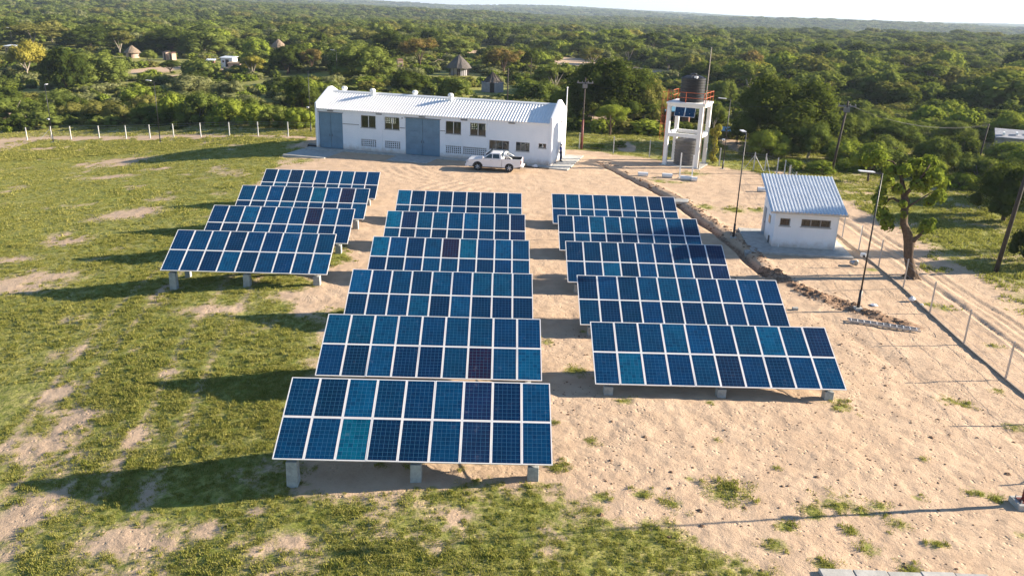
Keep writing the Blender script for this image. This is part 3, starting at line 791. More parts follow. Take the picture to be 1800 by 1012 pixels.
for u in (1.6, 7.15, 11.92, 16.44, 21.44):
    w = MB().box(u - .33, u + .33, -.12, -.002, 3.93, 4.03).build("wall_lamp", M['grey_part'], hall)
    MB().box(u - .30, u + .30, -.10, -.02, 3.90, 3.929).build("diffuser", M['lens'], w)
MB().tube([(9.72, -.06, 3.72), (9.72, -.01, 3.72)], .06, 8).build("alarm_bell", M['dark_steel'], hall)
gd = MB().box(BL + .10, BL + .135, 3.05, 3.95, .05, 2.10).build("side_door", M['white_paint'], hall)
MB().box(BL + .135, BL + .17, 3.82, 3.88, 1.0, 1.12).build("handle", M['dark_steel'], gd)
MB().box(BL + .10, BL + .30, 3.70, 3.95, 3.9, 4.0).build("wall_lamp", M['grey_part'], hall)
# aprons
MB().box(-1.0, BL + .2, -1.0, -.19, -.3, .07).build("apron_slab", M['concrete'], hall, bevel=.02)
MB().box(-1.4, 3.3, -5.0, -1.0, -.5, -.06).build("apron_slab", M['concrete'], hall, bevel=.02)
MB().box(9.6, 13.9, -3.9, -1.0, -.3, .062).build("apron_slab", M['concrete'], hall, bevel=.02)
for k in range(6):
    MB().box(BL + .21, BL + 2.1, -1.6 + k * 1.45, -1.6 + (k + 1) * 1.45 - .03, -.3, .09 - .003 * k).build("paving_slab", M['concrete'], hall, bevel=.015)
# loose things at the wall foot
def local(root, x, y, z=0):
    c, s = math.cos(root.rotation_euler[2]), math.sin(root.rotation_euler[2])
    return (root.location[0] + c * x - s * y, root.location[1] + s * x + c * y, z)
for k, (x, y, lab, mt, sz) in enumerate(((22.75, -1.35, 'dark bundle left lying at the right foot of the long building', 'black_trim', .28), (23.3, -1.4, 'brown bundle lying beside the dark bundle at the long building', 'thatch', .24), (24.3, -1.4, 'pale crumpled sack near the corner of the long building', 'bag', .30))):
    p = local(hall, x, y, .0); p = (p[0], p[1], gz(p[0], p[1]) + .08)
    m = MB(); rr = random.Random(k)
    m.lathe([(.02, 0), (sz * .8, .03), (sz, .12), (sz * .7, .24), (.03, .30)], 9)
    m.v = [(v[0] * (1 + rr.uniform(-.2, .2)), v[1] * .7 * (1 + rr.uniform(-.2, .2)), v[2] * (1 + rr.uniform(-.25, .25)) - .1) for v in m.v]
    o = m.build("sack", M[mt], smooth=True, loc=p); tag(o, lab, "sack")
p = local(hall, 24.6, -1.75)
o = MB().box(-1.3, 1.3, -.05, .05, -.02, .04).build("timber_plank", M['wood_pole'], loc=(p[0], p[1], gz(p[0], p[1]) + .03)); o.rotation_euler = (0, 0, R(-22))
tag(o, "dark timber plank on the ground off the right corner of the long building", "plank")
p = local(hall, -0.9, 0.5)
o = MB().extrude([(-.55, 0), (.55, 0), (.48, .34), (-.5, .42)], -.4, .4).build("scrap_crate", M['black_trim'], loc=(p[0], p[1], gz(p[0], p[1])), bevel=.02)
tag(o, "low black crate at the left end of the long building", "crate")
# thin pale mast at the rear right corner, pale pole at left
def pole(name, x, y, h, r0, r1, mat, lab, cat="pole", lean=(0, 0), grp=None):
    z = gz(x, y)
    rt = empty(name, (x, y, z)); tag(rt, lab, cat, grp)
    MB().tube([(0, 0, -.3), (lean[0] * .5, lean[1] * .5, h * .5), (lean[0], lean[1], h)], [r0, (r0 + r1) / 2, r1], 10).build("shaft", M[mat], rt, smooth=True)
    return rt
q = pole("antenna_mast", 5.25, 88.9, 6.9, .06, .05, 'white_paint', "short white mast standing at the rear right corner of the long building", "mast")
MB().lathe([(.06, 0), (.09, .02), (.09, .10), (.03, .14)], 10, (0, 0, 6.88)).build("cap", M['white_paint'], q)

# ------------------------------------------------------------------ small pump house
HY = R(-5.991)
ph = empty("pump_house", (17.42, 52.68, 0.0), HY)
tag(ph, "small white pump house with a steep single-pitch ribbed metal roof", "building")
PLn, PDp = 4.05, 4.1
wS, wB = (0.33, 1.0, 1.57, 2.10), (1.71, 3.62, 1.59, 2.11)
wall_holes(PLn, 2.60, .15, [wS, wB]).build("front_wall", M['wall'], ph)
window(ph, *wS, 1, y=.05, curtain=('brown_curtain',))
window(ph, *wB, 3, y=.05, curtain=('curtain', 'curtain', 'curtain'))
MB().box(.15, PLn - .15, PDp - .15, PDp, -.4, 3.92).build("rear_wall", M['wall'], ph)
sp = [(.151, -.4), (PDp, -.4), (PDp, 3.96), (.151, 2.70)]
MB().extrude_x(sp, 0, .15).build("side_wall", M['wall'], ph)
MB().extrude_x(sp, PLn - .15, PLn).build("side_wall", M['wall'], ph)
MB().box(.16, PLn - .16, .16, PDp - .16, -.1, .14).build("floor_slab", M['concrete'], ph)
so_ = MB().box(-.035, -.003, 2.95, 3.75, .12, 2.05).build("side_door", M['door'], ph)
MB().box(-.06, -.036, 3.04, 3.09, 1.0, 1.12).build("handle", M['dark_steel'], so_)
f_ = MB().box(-.03, -.003, 1.35, 1.95, 1.35, 1.9).build("side_window", M['frame'], ph)
MB().box(-.036, -.031, 1.40, 1.90, 1.40, 1.85).build("pane", M['car_glass'], f_)
pr = ribbed(-.42, 4.52, -.42, 2.62, 4.62, 4.18, 0.225, 0.05, "roof", 'zinc', ph)
MB().box(-.42, 4.52, -.50, -.44, 2.50, 2.62).build("gutter", M['steel'], pr)
for y, z in ((0.3, 2.70), (2.1, 3.26), (3.9, 3.82)):
    MB().box(-.35, 4.45, y, y + .05, z + .04, z + .10).build("purlin", M['wood_pole'], ph)
MB().tube([(PLn + .02, -.02, 2.55), (PLn + .02, -.03, .1)], .035, 8).build("downpipe", M['white_paint'], ph)
MB().tube([(.42, -.06, .05), (.42, -.06, .32), (.42, -.001, .32)], .04, 8).build("pipe_stub", M['white_paint'], ph)
MB().tube([(-.06, 1.0, .05), (-.06, 1.0, .62)], .05, 8).build("pipe_stub", M['grey_part'], ph)
sl_ = MB().box(-1.55, 4.95, -1.6, 4.7, -.35, .12).build("plinth_slab", M['concrete'], ph, bevel=.02)
MB().box(-1.95, -1.0, -1.75, -1.0, -.3, .05).build("step_slab", M['concrete'], ph, bevel=.02)

# ------------------------------------------------------------------ water tower
TY = math.atan2(-1.62, 3.28)
tw = empty("water_tower", (15.01, 82.94, 0.0), TY)
tag(tw, "white concrete frame tower with orange railing carrying a black tank", "tower")
TW = 3.66
for cx_, cy_ in ((0.19, .19), (TW - .19, .19), (.19, TW - .19), (TW - .19, TW - .19)):
    MB().box(cx_ - .19, cx_ + .19, cy_ - .19, cy_ + .19, -.3, 5.93).build("column", M['white_paint'], tw, bevel=.02)
for z0, z1 in ((2.98, 3.34), (5.94, 6.20)):
    for a in ((.385, TW - .385, .03, .35), (.385, TW - .385, TW - .35, TW - .03)):
        MB().box(a[0] if z0 < 4 else 0, a[1] if z0 < 4 else TW, a[2], a[3], z0, z1).build("beam", M['white_paint'], tw, bevel=.015)
    for a in ((.03, .35), (TW - .35, TW - .03)):
        MB().box(a[0], a[1], .385, TW - .385, z0, z1).build("beam", M['white_paint'], tw, bevel=.015)
MB().box(-.08, TW + .08, -.08, TW + .08, 6.202, 6.40).build("platform", M['white_paint'], tw, bevel=.02)
MB().box(-.3, TW + .3, -.3, TW + .3, -.3, .06).build("base_slab", M['concrete'], tw, bevel=.02)
rail = MB()
for z in (6.9, 7.4):
    rail.tube([(-.02, 0, z), (TW + .02, 0, z), (TW + .02, TW, z), (-.02, TW, z), (-.02, 0, z)], .022, 6)
rail.build("guard_rail", M['orange'], tw)
for x, y in [(0, 0), (TW / 2, 0), (TW, 0), (TW, TW * .33), (TW, TW * .66), (TW, TW), (TW / 2, TW), (0, TW), (0, TW * .66), (0, TW * .33)]:
    MB().tube([(x, y, 6.40), (x, y, 7.45)], .028, 6).build("rail_post", M['orange'], tw)
lad = MB()
for y in (1.2, 1.65): lad.tube([(-.35, y, .1), (-.35, y, 7.5)], .025, 6)
for k in range(24): lad.tube([(-.35, 1.2, .3 + k * .3), (-.35, 1.65, .3 + k * .3)], .014, 5)
ld = lad.build("access_ladder", M['orange'], tw)
for z in (2.4, 3.2, 4.0, 4.8, 5.6, 6.4, 7.2):
    MB().tube([(-.35 - .62 * math.sin(a), 1.425 - .42 * math.cos(a), z) for a in [i * math.pi / 8 for i in range(9)]], .012, 5).build("safety_hoop", M['orange'], ld)
for a in (.4, 1.1, 1.57, 2.05, 2.75):
    MB().tube([(-.35 - .62 * math.sin(a), 1.425 - .42 * math.cos(a), 2.4), (-.35 - .62 * math.sin(a), 1.425 - .42 * math.cos(a), 7.2)], .009, 5).build("cage_bar", M['orange'], ld)
def tank(x, y, z, r, h, mat, lab, n=9):
    p = local(tw, x, y)
    rt = empty("water_tank", (p[0], p[1], z), TY); tag(rt, lab, "water tank")
    prof = [(r * .98, 0)]
    for k in range(n):
        za = h * k / n; zb_ = h * (k + 1) / n
        prof += [(r * .965, za + .03), (r, za + .07), (r, zb_ - .07), (r * .965, zb_ - .03)]
    prof += [(r * .97, h)]
    MB().lathe(prof, 40).build("tank_wall", M[mat], rt, smooth=False)
    MB().lathe([(r * .97, h + .001), (r * .62, h + .17), (r * .3, h + .26), (.26, h + .28)], 40).build("tank_lid", M[mat], rt)
    MB().lathe([(.26, h + .281), (.28, h + .36), (.25, h + .40), (.02, h + .42)], 20).build("manhole_cap", M[mat], rt)
    for k in range(12):
        a = 2 * math.pi * k / 12
        MB().tube([(r * .95 * math.cos(a), r * .95 * math.sin(a), h + .02), (r * .3 * math.cos(a), r * .3 * math.sin(a), h + .27)], .03, 5).build("lid_rib", M[mat], rt)
    return rt
t1 = tank(1.95, 1.8, 6.40, 1.22, 2.35, 'tank', "black ribbed water tank on top of the white tower")
MB().box(.30, .62, -1.05, -.75, 2.30, 2.55).build("float_box", M['white_paint'], t1)
tank(2.0, 1.85, 0.07, 1.28, 2.45, 'tank_grey', "dusty dark grey ribbed water tank on the ground under the tower", 8)
# small solar panels hung on the tower front
for k, lab in ((0, "left of the two small solar panels hung on the water tower"), (1, "right of the two small solar panels hung on the water tower")):
    p = local(tw, .85 + .52 + k * 1.05, -.32)
    rt = empty("small_solar_panel", (p[0], p[1], 5.08), TY); tag(rt, lab, "solar panel", "small panels on the water tower")
    def tl_(a): return a
    fr = MB()
    for a in ((-.50, .50, 0, .03), (-.50, .50, .98, 1.01), (-.50, -.47, .03, .98), (.47, .50, .03, .98)): fr.box(a[0], a[1], a[2], a[3], -.035, 0)
    fo = fr.build("panel_frame", M['alu'], rt); fo.rotation_euler = (R(68), 0, 0)
    gl = MB().box(-.47, .47, .03, .98, -.012, -.006).build("cell_face", M['cells'], fo); gl.color = (*TONE['blue'], 1)
    MB().tube([(0, .05, .3), (0, .30, .3)], .03, 6).build("panel_bracket", M['steel'], rt)
    MB().tube([(0, .36, .85), (0, .42, .85)], .03, 6).build("panel_bracket", M['steel'], rt)
p = local(tw, TW + .12, .0)
pole("mast", p[0], p[1], 11.8, .065, .04, 'pale_bark', "tall thin pale mast rising beside the water tower", "mast", lean=(.05, 0))
# tubes, posts beside the tower
for (x, y, L, rz, lab) in ((12.17, 76.77, .95, -6, "white cylinder lying by the trench, leftmost of the row before the tower"),
                           (14.43, 76.4, .95, -8, "white cylinder lying in the middle of the row before the tower"),
                           (16.05, 75.6, 1.0, -14, "white cylinder lying between the two thin white posts"),
                           (16.75, 75.15, .55, -10, "short white cylinder at the foot of the right-hand thin white post"),
                           (22.0, 71.0, .9, -8, "white cylinder lying behind the lamp post left of the pump house")):
    z = gz(x, y)
    rt = empty("concrete_cylinder", (x, y, z + .19), R(rz)); tag(rt, lab, "cylinder", "white cylinders on the sand")
    m = MB(); n = 18
    m.tube([(-L / 2, 0, 0), (L / 2, 0, 0)], .22, n, cap=False).build("cylinder_wall", M['white_paint'], rt, smooth=True)
    for sx in (-1, 1): MB().tube([(sx * L / 2, 0, 0), (sx * (L / 2 + .012), 0, 0)], .215, n).build("end_face", M['concrete'], rt)
for (x, y, h, lab) in ((15.56, 76.22, 2.43, "thin white upright post, left of the pair before the water tower"), (16.6, 75.57, 2.36, "thin white upright post, right of the pair before the water tower")):
    z = gz(x, y)
    rt = empty("white_post", (x, y, z)); tag(rt, lab, "post", "two white posts before the tower")
    MB().box(-.055, .055, -.055, .055, -.3, h).build("shaft", M['white_paint'], rt, bevel=.01)
    MB().box(-.15, .15, -.15, .15, -.2, .06).build("foot_block", M['concrete'], rt, bevel=.01)
x, y = 13.7, 65.6
o = MB().box(-.62, .62, -.5, .5, -.1, .10).build("concrete_cover", M['concrete'], loc=(x, y, gz(x, y) + .12), bevel=.02); o.rotation_euler = (R(3), R(-4), R(-12))
tag(o, "pale concrete cover slab lying across the trench spoil", "slab")
x, y = 21.1, 78.2

# ------------------------------------------------------------------ pickup truck
def pickup():
    tx, ty = -2.05, 77.32
    # local +x = forward (towards the left of the view), local +y = its right side
    rt = empty("pickup_truck", (tx, ty, gz(tx, ty) + .01), math.atan2(.33, -2.99))
    tag(rt, "white double-cab pickup truck parked in front of the long building", "pickup truck")
    HW = .91
    def arch(cx, r, z0, n=9):
        return [(cx + r * math.cos(math.pi - math.pi * k / n) * -1, z0 + r * math.sin(math.pi * k / n)) for k in range(n + 1)]
    # lower body profile, x forward, from rear to front along the bottom, then back along the top
    FX, RX, WR = 1.52, -1.52, .43
    bot = [(-2.60, .55)] + [(RX - WR * math.cos(math.pi * k / 10), .42 + WR * math.sin(math.pi * k / 10)) for k in range(11)] + \
          [(FX - WR * math.cos(math.pi * k / 10), .42 + WR * math.sin(math.pi * k / 10)) for k in range(11)] + [(2.55, .40), (2.62, .60), (2.60, .88), (2.48, 1.06), (1.05, 1.20)]
    cab_lo = bot + [(-.78, 1.24), (-.78, .5)]
    # front + cab part of the body (drop the rear half of the profile)
    front = [(-.78, .42)] + [(FX - WR * math.cos(math.pi * k / 10), .42 + WR * math.sin(math.pi * k / 10)) for k in range(11)] + [(2.55, .40), (2.64, .62), (2.60, .90), (2.46, 1.05), (1.05, 1.19), (-.78, 1.21)]
    MB().extrude(front, -HW, HW).build("body", M['car_paint'], rt, bevel=.035)
    side = [(-2.62, .56)] + [(RX - WR * math.cos(math.pi * k / 10), .42 + WR * math.sin(math.pi * k / 10)) for k in range(11)] + [(-.80, .42), (-.80, 1.22), (-2.62, 1.25)]
    bed = MB(); bed.extrude(side, -HW, -HW + .09); bed.extrude(side, HW - .09, HW)
    bed.box(-.88, -.80, -HW + .09, HW - .09, .55, 1.22)
    bo = bed.build("load_bed", M['car_paint'], rt, bevel=.02)
    MB().box(-2.55, -.885, -HW + .095, HW - .095, .70, .76).build("bed_liner", M['black_trim'], bo)
    MB().extrude_x([(-HW + .092, .76), (-HW + .12, .76), (-HW + .12, 1.235), (-HW + .092, 1.235)], -2.52, -.885).build("bed_liner", M['black_trim'], bo)
    MB().extrude_x([(HW - .12, .76), (HW - .092, .76), (HW - .092, 1.235), (HW - .12, 1.235)], -2.52, -.885).build("bed_liner", M['black_trim'], bo)
    tg = MB().box(-2.66, -2.60, -HW + .1, HW - .1, .62, 1.25).build("tailgate", M['car_paint'], rt, bevel=.015)
    MB().box(-2.675, -2.662, -.14, .14, 1.02, 1.10).build("handle", M['black_trim'], tg)
    # cabin, tapered
    zb, zt = 1.20, 1.74
    B = [(1.08, HW - .04), (-.80, HW - .04)]; T = [(.30, HW - .17), (-.66, HW - .17)]
    vs = [(B[0][0], -B[0][1], zb), (B[0][0], B[0][1], zb), (B[1][0], B[1][1], zb), (B[1][0], -B[1][1], zb),
          (T[0][0], -T[0][1], zt), (T[0][0], T[0][1], zt), (T[1][0], T[1][1], zt), (T[1][0], -T[1][1], zt)]
    cab = MB().poly(vs, [(0, 1, 5, 4), (1, 2, 6, 5), (2, 3, 7, 6), (3, 0, 4, 7), (4, 5, 6, 7), (3, 2, 1, 0)]).build("cab", M['car_paint'], rt, bevel=.05)
    def onside(sy, x, z):
        f = (z - zb) / (zt - zb); return (x, sy * (HW - .04 - .13 * f + .008), z)
    for sy in (1, -1):
        for q in ([(.88, 1.25), (.16, 1.25), (.16, 1.64), (.37, 1.64)], [(.08, 1.25), (-.58, 1.25), (-.50, 1.64), (.08, 1.64)]):
            pts = [onside(sy, *p_) for p_ in q]; pin = [(a, b - sy * .02, c) for a, b, c in pts]
            fs = [(0, 1, 2, 3), (7, 6, 5, 4)] + [(k, 4 + k, 4 + (k + 1) % 4, (k + 1) % 4) for k in range(4)]
            if sy < 0: fs = [f[::-1] for f in fs]
            MB().poly(pts + pin, fs).build("side_window", M['car_glass'], cab)
        for x0, x1 in ((.12, 1.02), (-.70, .11)):
            d = MB().box(x0 + .006, x1 - .006, sy * HW - (.0 if sy > 0 else .008), sy * HW + (.008 if sy > 0 else 0), .50, 1.16).build("door", M['car_paint'], rt, bevel=.004)
            MB().box(x0 + .07, x0 + .22, sy * (HW + .008) - .012, sy * (HW + .008) + .018, 1.02, 1.06).build("handle", M['rim'], d)
        MB().box(.92, 1.08, min(sy * HW, sy * (HW + .20)), max(sy * HW, sy * (HW + .20)), 1.22, 1.40).build("wing_mirror", M['car_paint'], rt, bevel=.03)
        MB().box(-.95, .98, min(sy * (HW - .06), sy * (HW + .08)), max(sy * (HW - .06), sy * (HW + .08)), .36, .41).build("running_board", M['black_trim'], rt)
        MB().box(-2.665, -2.58, min(sy * (HW - .12), sy * (HW + .006)), max(sy * (HW - .12), sy * (HW + .006)), .82, 1.16).build("tail_lamp", M['tail'], rt)
        MB().box(2.42, 2.63, min(sy * (HW - .38), sy * (HW + .006)), max(sy * (HW - .38), sy * (HW + .006)), .80, .95).build("headlight", M['lens'], rt, bevel=.02)
        for cx in (FX, RX):
            w = MB().lathe([(.30, -.12), (.36, -.125), (.385, -.09), (.385, .09), (.36, .125), (.30, .12)], 28)
            w.v = [(a + cx, c + sy * (HW - .13), b + .385) for a, b, c in w.v]
            w.f = [f[::-1] for f in w.f]
            wo_ = w.build("wheel", M['rubber'], rt, smooth=False)
            r_ = MB(); y0 = sy * (HW - .02)
            for k in range(6):
                a = 2 * math.pi * k / 6 + .3
                r_.tube([(cx + .04 * math.cos(a), y0, .385 + .04 * math.sin(a)), (cx + .24 * math.cos(a), y0 - sy * .02, .385 + .24 * math.sin(a))], [.05, .038], 6)
            r_.tube([(cx + .235 * math.cos(a), y0 - sy * .03, .385 + .235 * math.sin(a)) for a in [2 * math.pi * k / 24 for k in range(25)]], .022, 6, cap=False)
            r_.tube([(cx, y0 - sy * .03, .385), (cx, y0 + sy * .015, .385)], .06, 10)
            r_.build("rim", M['rim'], wo_)
            rim_n = 12
            fl = MB()
            for k in range(rim_n):
                a0 = math.pi * k / rim_n; a1 = math.pi * (k + 1) / rim_n
                p0 = (cx + .43 * math.cos(a0), .42 + .43 * math.sin(a0)); p1 = (cx + .43 * math.cos(a1), .42 + .43 * math.sin(a1))
                q0 = (cx + .485 * math.cos(a0), .42 + .485 * math.sin(a0)); q1 = (cx + .485 * math.cos(a1), .42 + .485 * math.sin(a1))
                ya, yb = sy * (HW - .03), sy * (HW + .03)
                fl.poly([(p0[0], ya, p0[1]), (p1[0], ya, p1[1]), (q1[0], ya, q1[1]), (q0[0], ya, q0[1]), (p0[0], yb, p0[1]), (p1[0], yb, p1[1]), (q1[0], yb, q1[1]), (q0[0], yb, q0[1])],
                        [(0, 1, 2, 3), (7, 6, 5, 4), (0, 4, 5, 1), (2, 6, 7, 3), (1, 5, 6, 2), (3, 7, 4, 0)])
            fl.build("wheel_arch_flare", M['black_trim'] if cx > 0 else M['car_paint'], rt)
    # windscreen and rear window
    def slope(q, xs, off, nm):
        pts = [(xs(z) + off, y, z) for y, z in q]; pin = [(a - off * 2.5, b, c) for a, b, c in pts]
        MB().poly(pts + pin, [(0, 1, 2, 3), (7, 6, 5, 4)] + [(k, 4 + k, 4 + (k + 1) % 4, (k + 1) % 4) for k in range(4)]).build(nm, M['car_glass'], cab)
    slope([(-.74, 1.25), (.74, 1.25), (.64, 1.67), (-.64, 1.67)], lambda z: 1.08 - .78 * (z - zb) / (zt - zb), .012, "windscreen")
    slope([(.66, 1.30), (-.66, 1.30), (-.58, 1.65), (.58, 1.65)], lambda z: -.80 + .14 * (z - zb) / (zt - zb), -.012, "rear_window")
    MB().box(-2.82, -2.66, -.85, .85, .48, .62).build("rear_bumper", M['white_paint'], rt, bevel=.03)
    MB().box(2.56, 2.74, -.86, .86, .38, .64).build("front_bumper", M['car_paint'], rt, bevel=.05)
    MB().box(2.585, 2.655, -.52, .52, .68, .92).build("grille", M['black_trim'], rt, bevel=.02)
    MB().box(-2.5, 2.4, -.55, .55, .30, .50).build("chassis", M['black_trim'], rt)
    rbm = MB()
    for sx, rr_ in ((-1.02, .045), (-1.16, .04)):
        rbm.tube([(sx - .25, -.82, 1.25), (sx, -.80, 1.62), (sx + .02, -.62, 1.72), (sx + .02, .62, 1.72), (sx, .80, 1.62), (sx - .25, .82, 1.25)], rr_, 10)
    for sy in (-1, 1): rbm.tube([(-1.14, sy * .80, 1.60), (-1.75, sy * .83, 1.27)], .045, 8)
    rbm.build("roll_bar", M['white_paint'], rt, smooth=True)
    MB().tube([(1.0, -HW + .02, 1.1), (.98, -HW + .0, 1.30), (.36, -HW + .12, 1.80), (.36, -HW + .12, 1.93)], .045, 8).build("snorkel", M['black_trim'], rt)
    MB().box(.44, .47, -HW + .07, -HW + .17, 1.82, 1.98).build("snorkel_head", M['black_trim'], rt)
    MB().box(.96, 1.0, -.12, .12, 1.06, 1.2).build("wiper_cowl", M['black_trim'], rt)
pickup()

# ------------------------------------------------------------------ person by the gable
def skin_mesh(name, verts, edges, radii, root, mat, parent, sub=2):
    me = bpy.data.meshes.new(name); me.from_pydata(verts, edges, []); me.update()
    o = bpy.data.objects.new(name, me); COL.objects.link(o); o.parent = parent
    m = o.modifiers.new("skin", 'SKIN'); m.use_smooth_shade = True
    sv_ = me.skin_vertices[0].data
    for i, r in enumerate(radii): sv_[i].radius = (r, r) if not isinstance(r, tuple) else r
    for i in range(len(verts)): sv_[i].use_root = (i == root)
    s = o.modifiers.new("sub", 'SUBSURF'); s.levels = sub; s.render_levels = sub
    dg = bpy.context.evaluated_depsgraph_get()
    nm = bpy.data.meshes.new_from_object(o.evaluated_get(dg))
    bpy.data.objects.remove(o)
    nm.materials.clear(); nm.materials.append(mat)
    o = bpy.data.objects.new(name, nm); COL.objects.link(o); o.parent = parent
    return o
def person():
    x, y = 4.55, 82.75
    rt = empty("person", (x, y, .09), R(100))
    tag(rt, "person in blue shirt and dark blue trousers standing by the long building's right gable", "person")
    # x = left/right, -y = front
    V = [(0, 0, .94), (0, 0, 1.10), (0, .01, 1.30), (0, .01, 1.42), (0, 0, 1.50), (0, -.01, 1.58), (0, -.02, 1.66), (0, -.01, 1.73),
         (.09, 0, .88), (.10, -.03, .50), (.11, .03, .10), (.11, -.12, .04),
         (-.09, 0, .88), (-.13, -.08, .50), (-.14, .0, .10), (-.14, -.15, .04),
         (.18, .01, 1.40), (.24, .04, 1.14), (.22, -.06, .90), (.22, -.09, .82),
         (-.18, .01, 1.40), (-.25, .0, 1.14), (-.20, -.14, .98), (-.19, -.20, .92)]
    E_ = [(0, 1), (1, 2), (2, 3), (3, 4), (4, 5), (5, 6), (6, 7), (0, 8), (8, 9), (9, 10), (10, 11), (0, 12), (12, 13), (13, 14), (14, 15), (3, 16), (16, 17), (17, 18), (18, 19), (3, 20), (20, 21), (21, 22), (22, 23)]
    Rr = [(.15, .11), (.135, .10), (.16, .11), (.13, .09), .052, .07, (.078, .095), (.06, .075), .09, .06, .042, .038, .09, .06, .042, .038, .055, .042, .030, (.042, .018), .055, .042, .030, (.042, .018)]
    body = skin_mesh("body", V, E_, Rr, 0, M['skin'], rt)
    for hx, hy, hz, dx, dy, dz in ((.22, -.09, .82, .0, -.03, -.08), (-.19, -.20, .92, .0, -.07, -.05)):
        for k in range(4):
            off = (k - 1.5) * .017; L = (.075, .088, .085, .068)[k]
            a = Vector((hx + off, hy, hz)); d = Vector((dx, dy, dz)).normalized()
            MB().tube([a, a + d * L * .5, a + d * L + Vector((0, -.012, 0))], [.009, .0085, .006], 6).build("finger", M['skin'], body, smooth=True)
        MB().tube([(hx + .02, hy, hz + .02), (hx + .045, hy - .03, hz - .02), (hx + .04, hy - .045, hz - .05)], [.011, .010, .007], 6).build("thumb", M['skin'], body, smooth=True)
    MB().tube([(0, -.105, 1.665), (0, -.130, 1.635), (0, -.108, 1.628)], [.008, .014, .010], 6).build("nose", M['skin'], body, smooth=True)
    MB().box(-.022, .022, -.104, -.094, 1.598, 1.606).build("mouth", M['brown_curtain'], body)
    for s in (-1, 1):
        MB().lathe([(.002, -.010), (.010, -.004), (.010, .004), (.002, .010)], 8, (s * .028, -.096, 1.672)).build("eye", M['lens'], body)
        MB().lathe([(.004, -.03), (.018, -.015), (.018, .015), (.004, .03)], 8, (s * .083, .0, 1.66)).build("ear", M['skin'], body)
    MB().lathe([(.088, 0), (.10, .04), (.09, .09), (.05, .125), (.005, .135)], 16, (0, .012, 1.665)).build("hair", M['hair'], rt, smooth=True)
    Vs = [(0, 0, .90), (0, 0, 1.10), (0, .01, 1.30), (0, .01, 1.43), (.18, .01, 1.40), (.23, .035, 1.20), (-.18, .01, 1.40), (-.24, .0, 1.20)]
    skin_mesh("shirt", Vs, [(0, 1), (1, 2), (2, 3), (3, 4), (4, 5), (3, 6), (6, 7)], [(.175, .135), (.16, .125), (.185, .135), (.14, .10), .075, .062, .075, .062], 0, M['shirt'], rt)
    Vt = [(0, 0, .95), (.09, 0, .86), (.10, -.03, .50), (.11, .03, .10), (-.09, 0, .86), (-.13, -.08, .50), (-.14, .0, .10)]
    skin_mesh("trousers", Vt, [(0, 1), (1, 2), (2, 3), (0, 4), (4, 5), (5, 6)], [(.165, .125), .108, .078, .062, .108, .078, .062], 0, M['trousers'], rt)
    for a in ((.11, .02), (-.14, -.01)):
        MB().extrude_x([(a[1] + .09, 0), (a[1] + .09, .07), (a[1] + .0, .09), (a[1] - .15, .05), (a[1] - .19, .0)][::-1], a[0] - .052, a[0] + .052).build("shoe", M['black_trim'], rt, bevel=.012)
person()

# ------------------------------------------------------------------ lamp posts and poles
def lamp_post(x, y, h, lab, arm=(-1.2, 0.0), arm_h=None, mat='dark_steel', box=True, block=False, sleeve=1.0, arm_on=True):
    z = gz(x, y)
    rt = empty("lamp_post", (x, y, z)); tag(rt, lab, "lamp post", "solar lamp posts around the site")
    MB().tube([(0, 0, -.3), (0, 0, sleeve)], [.085, .075], 12).build("base_sleeve", M[mat], rt, smooth=True)
    MB().tube([(0, 0, sleeve), (0, 0, h)], [.045, .035], 10).build("pole", M[mat], rt, smooth=True)
    if block:
        b = MB().box(-.30, .30, -.30, .30, -.25, .20).build("foot_block", M['concrete'], rt, bevel=.02)
        for sx in (-1, 1):
            for sy in (-1, 1): MB().tube([(sx * .17, sy * .17, .2), (sx * .17, sy * .17, .30)], .018, 6).build("anchor_bolt", M['steel'], b)
        MB().box(-.17, .17, -.17, .17, .203, .225).build("base_plate", M[mat], rt)
    else:
        MB().box(-.2, .2, -.2, .2, -.2, .05).build("foot_block", M['concrete'], rt, bevel=.02)
    if arm_on:
        L = math.hypot(*arm); ux, uy = arm[0] / L, arm[1] / L
        MB().tube([(0, 0, h - .03), (ux * L * .35, uy * L * .35, h + .0)], .035, 8).build("arm", M[mat], rt)
        a = MB()
        a.box(.35 * L, L, -.14, .14, -.02, .035)
        lo = a.build("lamp_head", M['alu'], rt, bevel=.01); lo.location = (0, 0, h + .02); lo.rotation_euler = (0, R(-3), math.atan2(uy, ux))
    if box:
        b = MB().box(-.36, -.10, -.10, .10, 2.85, 3.05).build("camera_box", M['white_paint'], rt, bevel=.03)
        MB().tube([(-.23, -.101, 2.93), (-.23, -.16, 2.90)], .06, 10).build("lens", M['black_trim'], b)
    return rt
lamp_post(18.49, 40.61, 7.25, "black lamp post standing by the ladder on the sand, its flat lamp pointing left")
lamp_post(15.43, 55.0, 7.27, "slim black lamp post between the solar arrays and the small pump house", arm_on=True, arm=(-.1, .9), box=False)
lamp_post(20.99, 81.78, 6.95, "lamp post right of the water tower, in front of the huge dome-shaped tree")
lamp_post(-43.7, 99.1, 7.27, "lamp post inside the lawn fence, nearer one to the long building", arm=(-1.0, .2), box=False)
lamp_post(-60.61, 105.56, 7.25, "lamp post at the far left corner of the back fence", arm=(-.2, .9))
lamp_post(16.75, 22.62, 7.3, "red-brown pole on a concrete block with bolts at the lower right edge", mat='red_pole', block=True, box=True, sleeve=2.0)
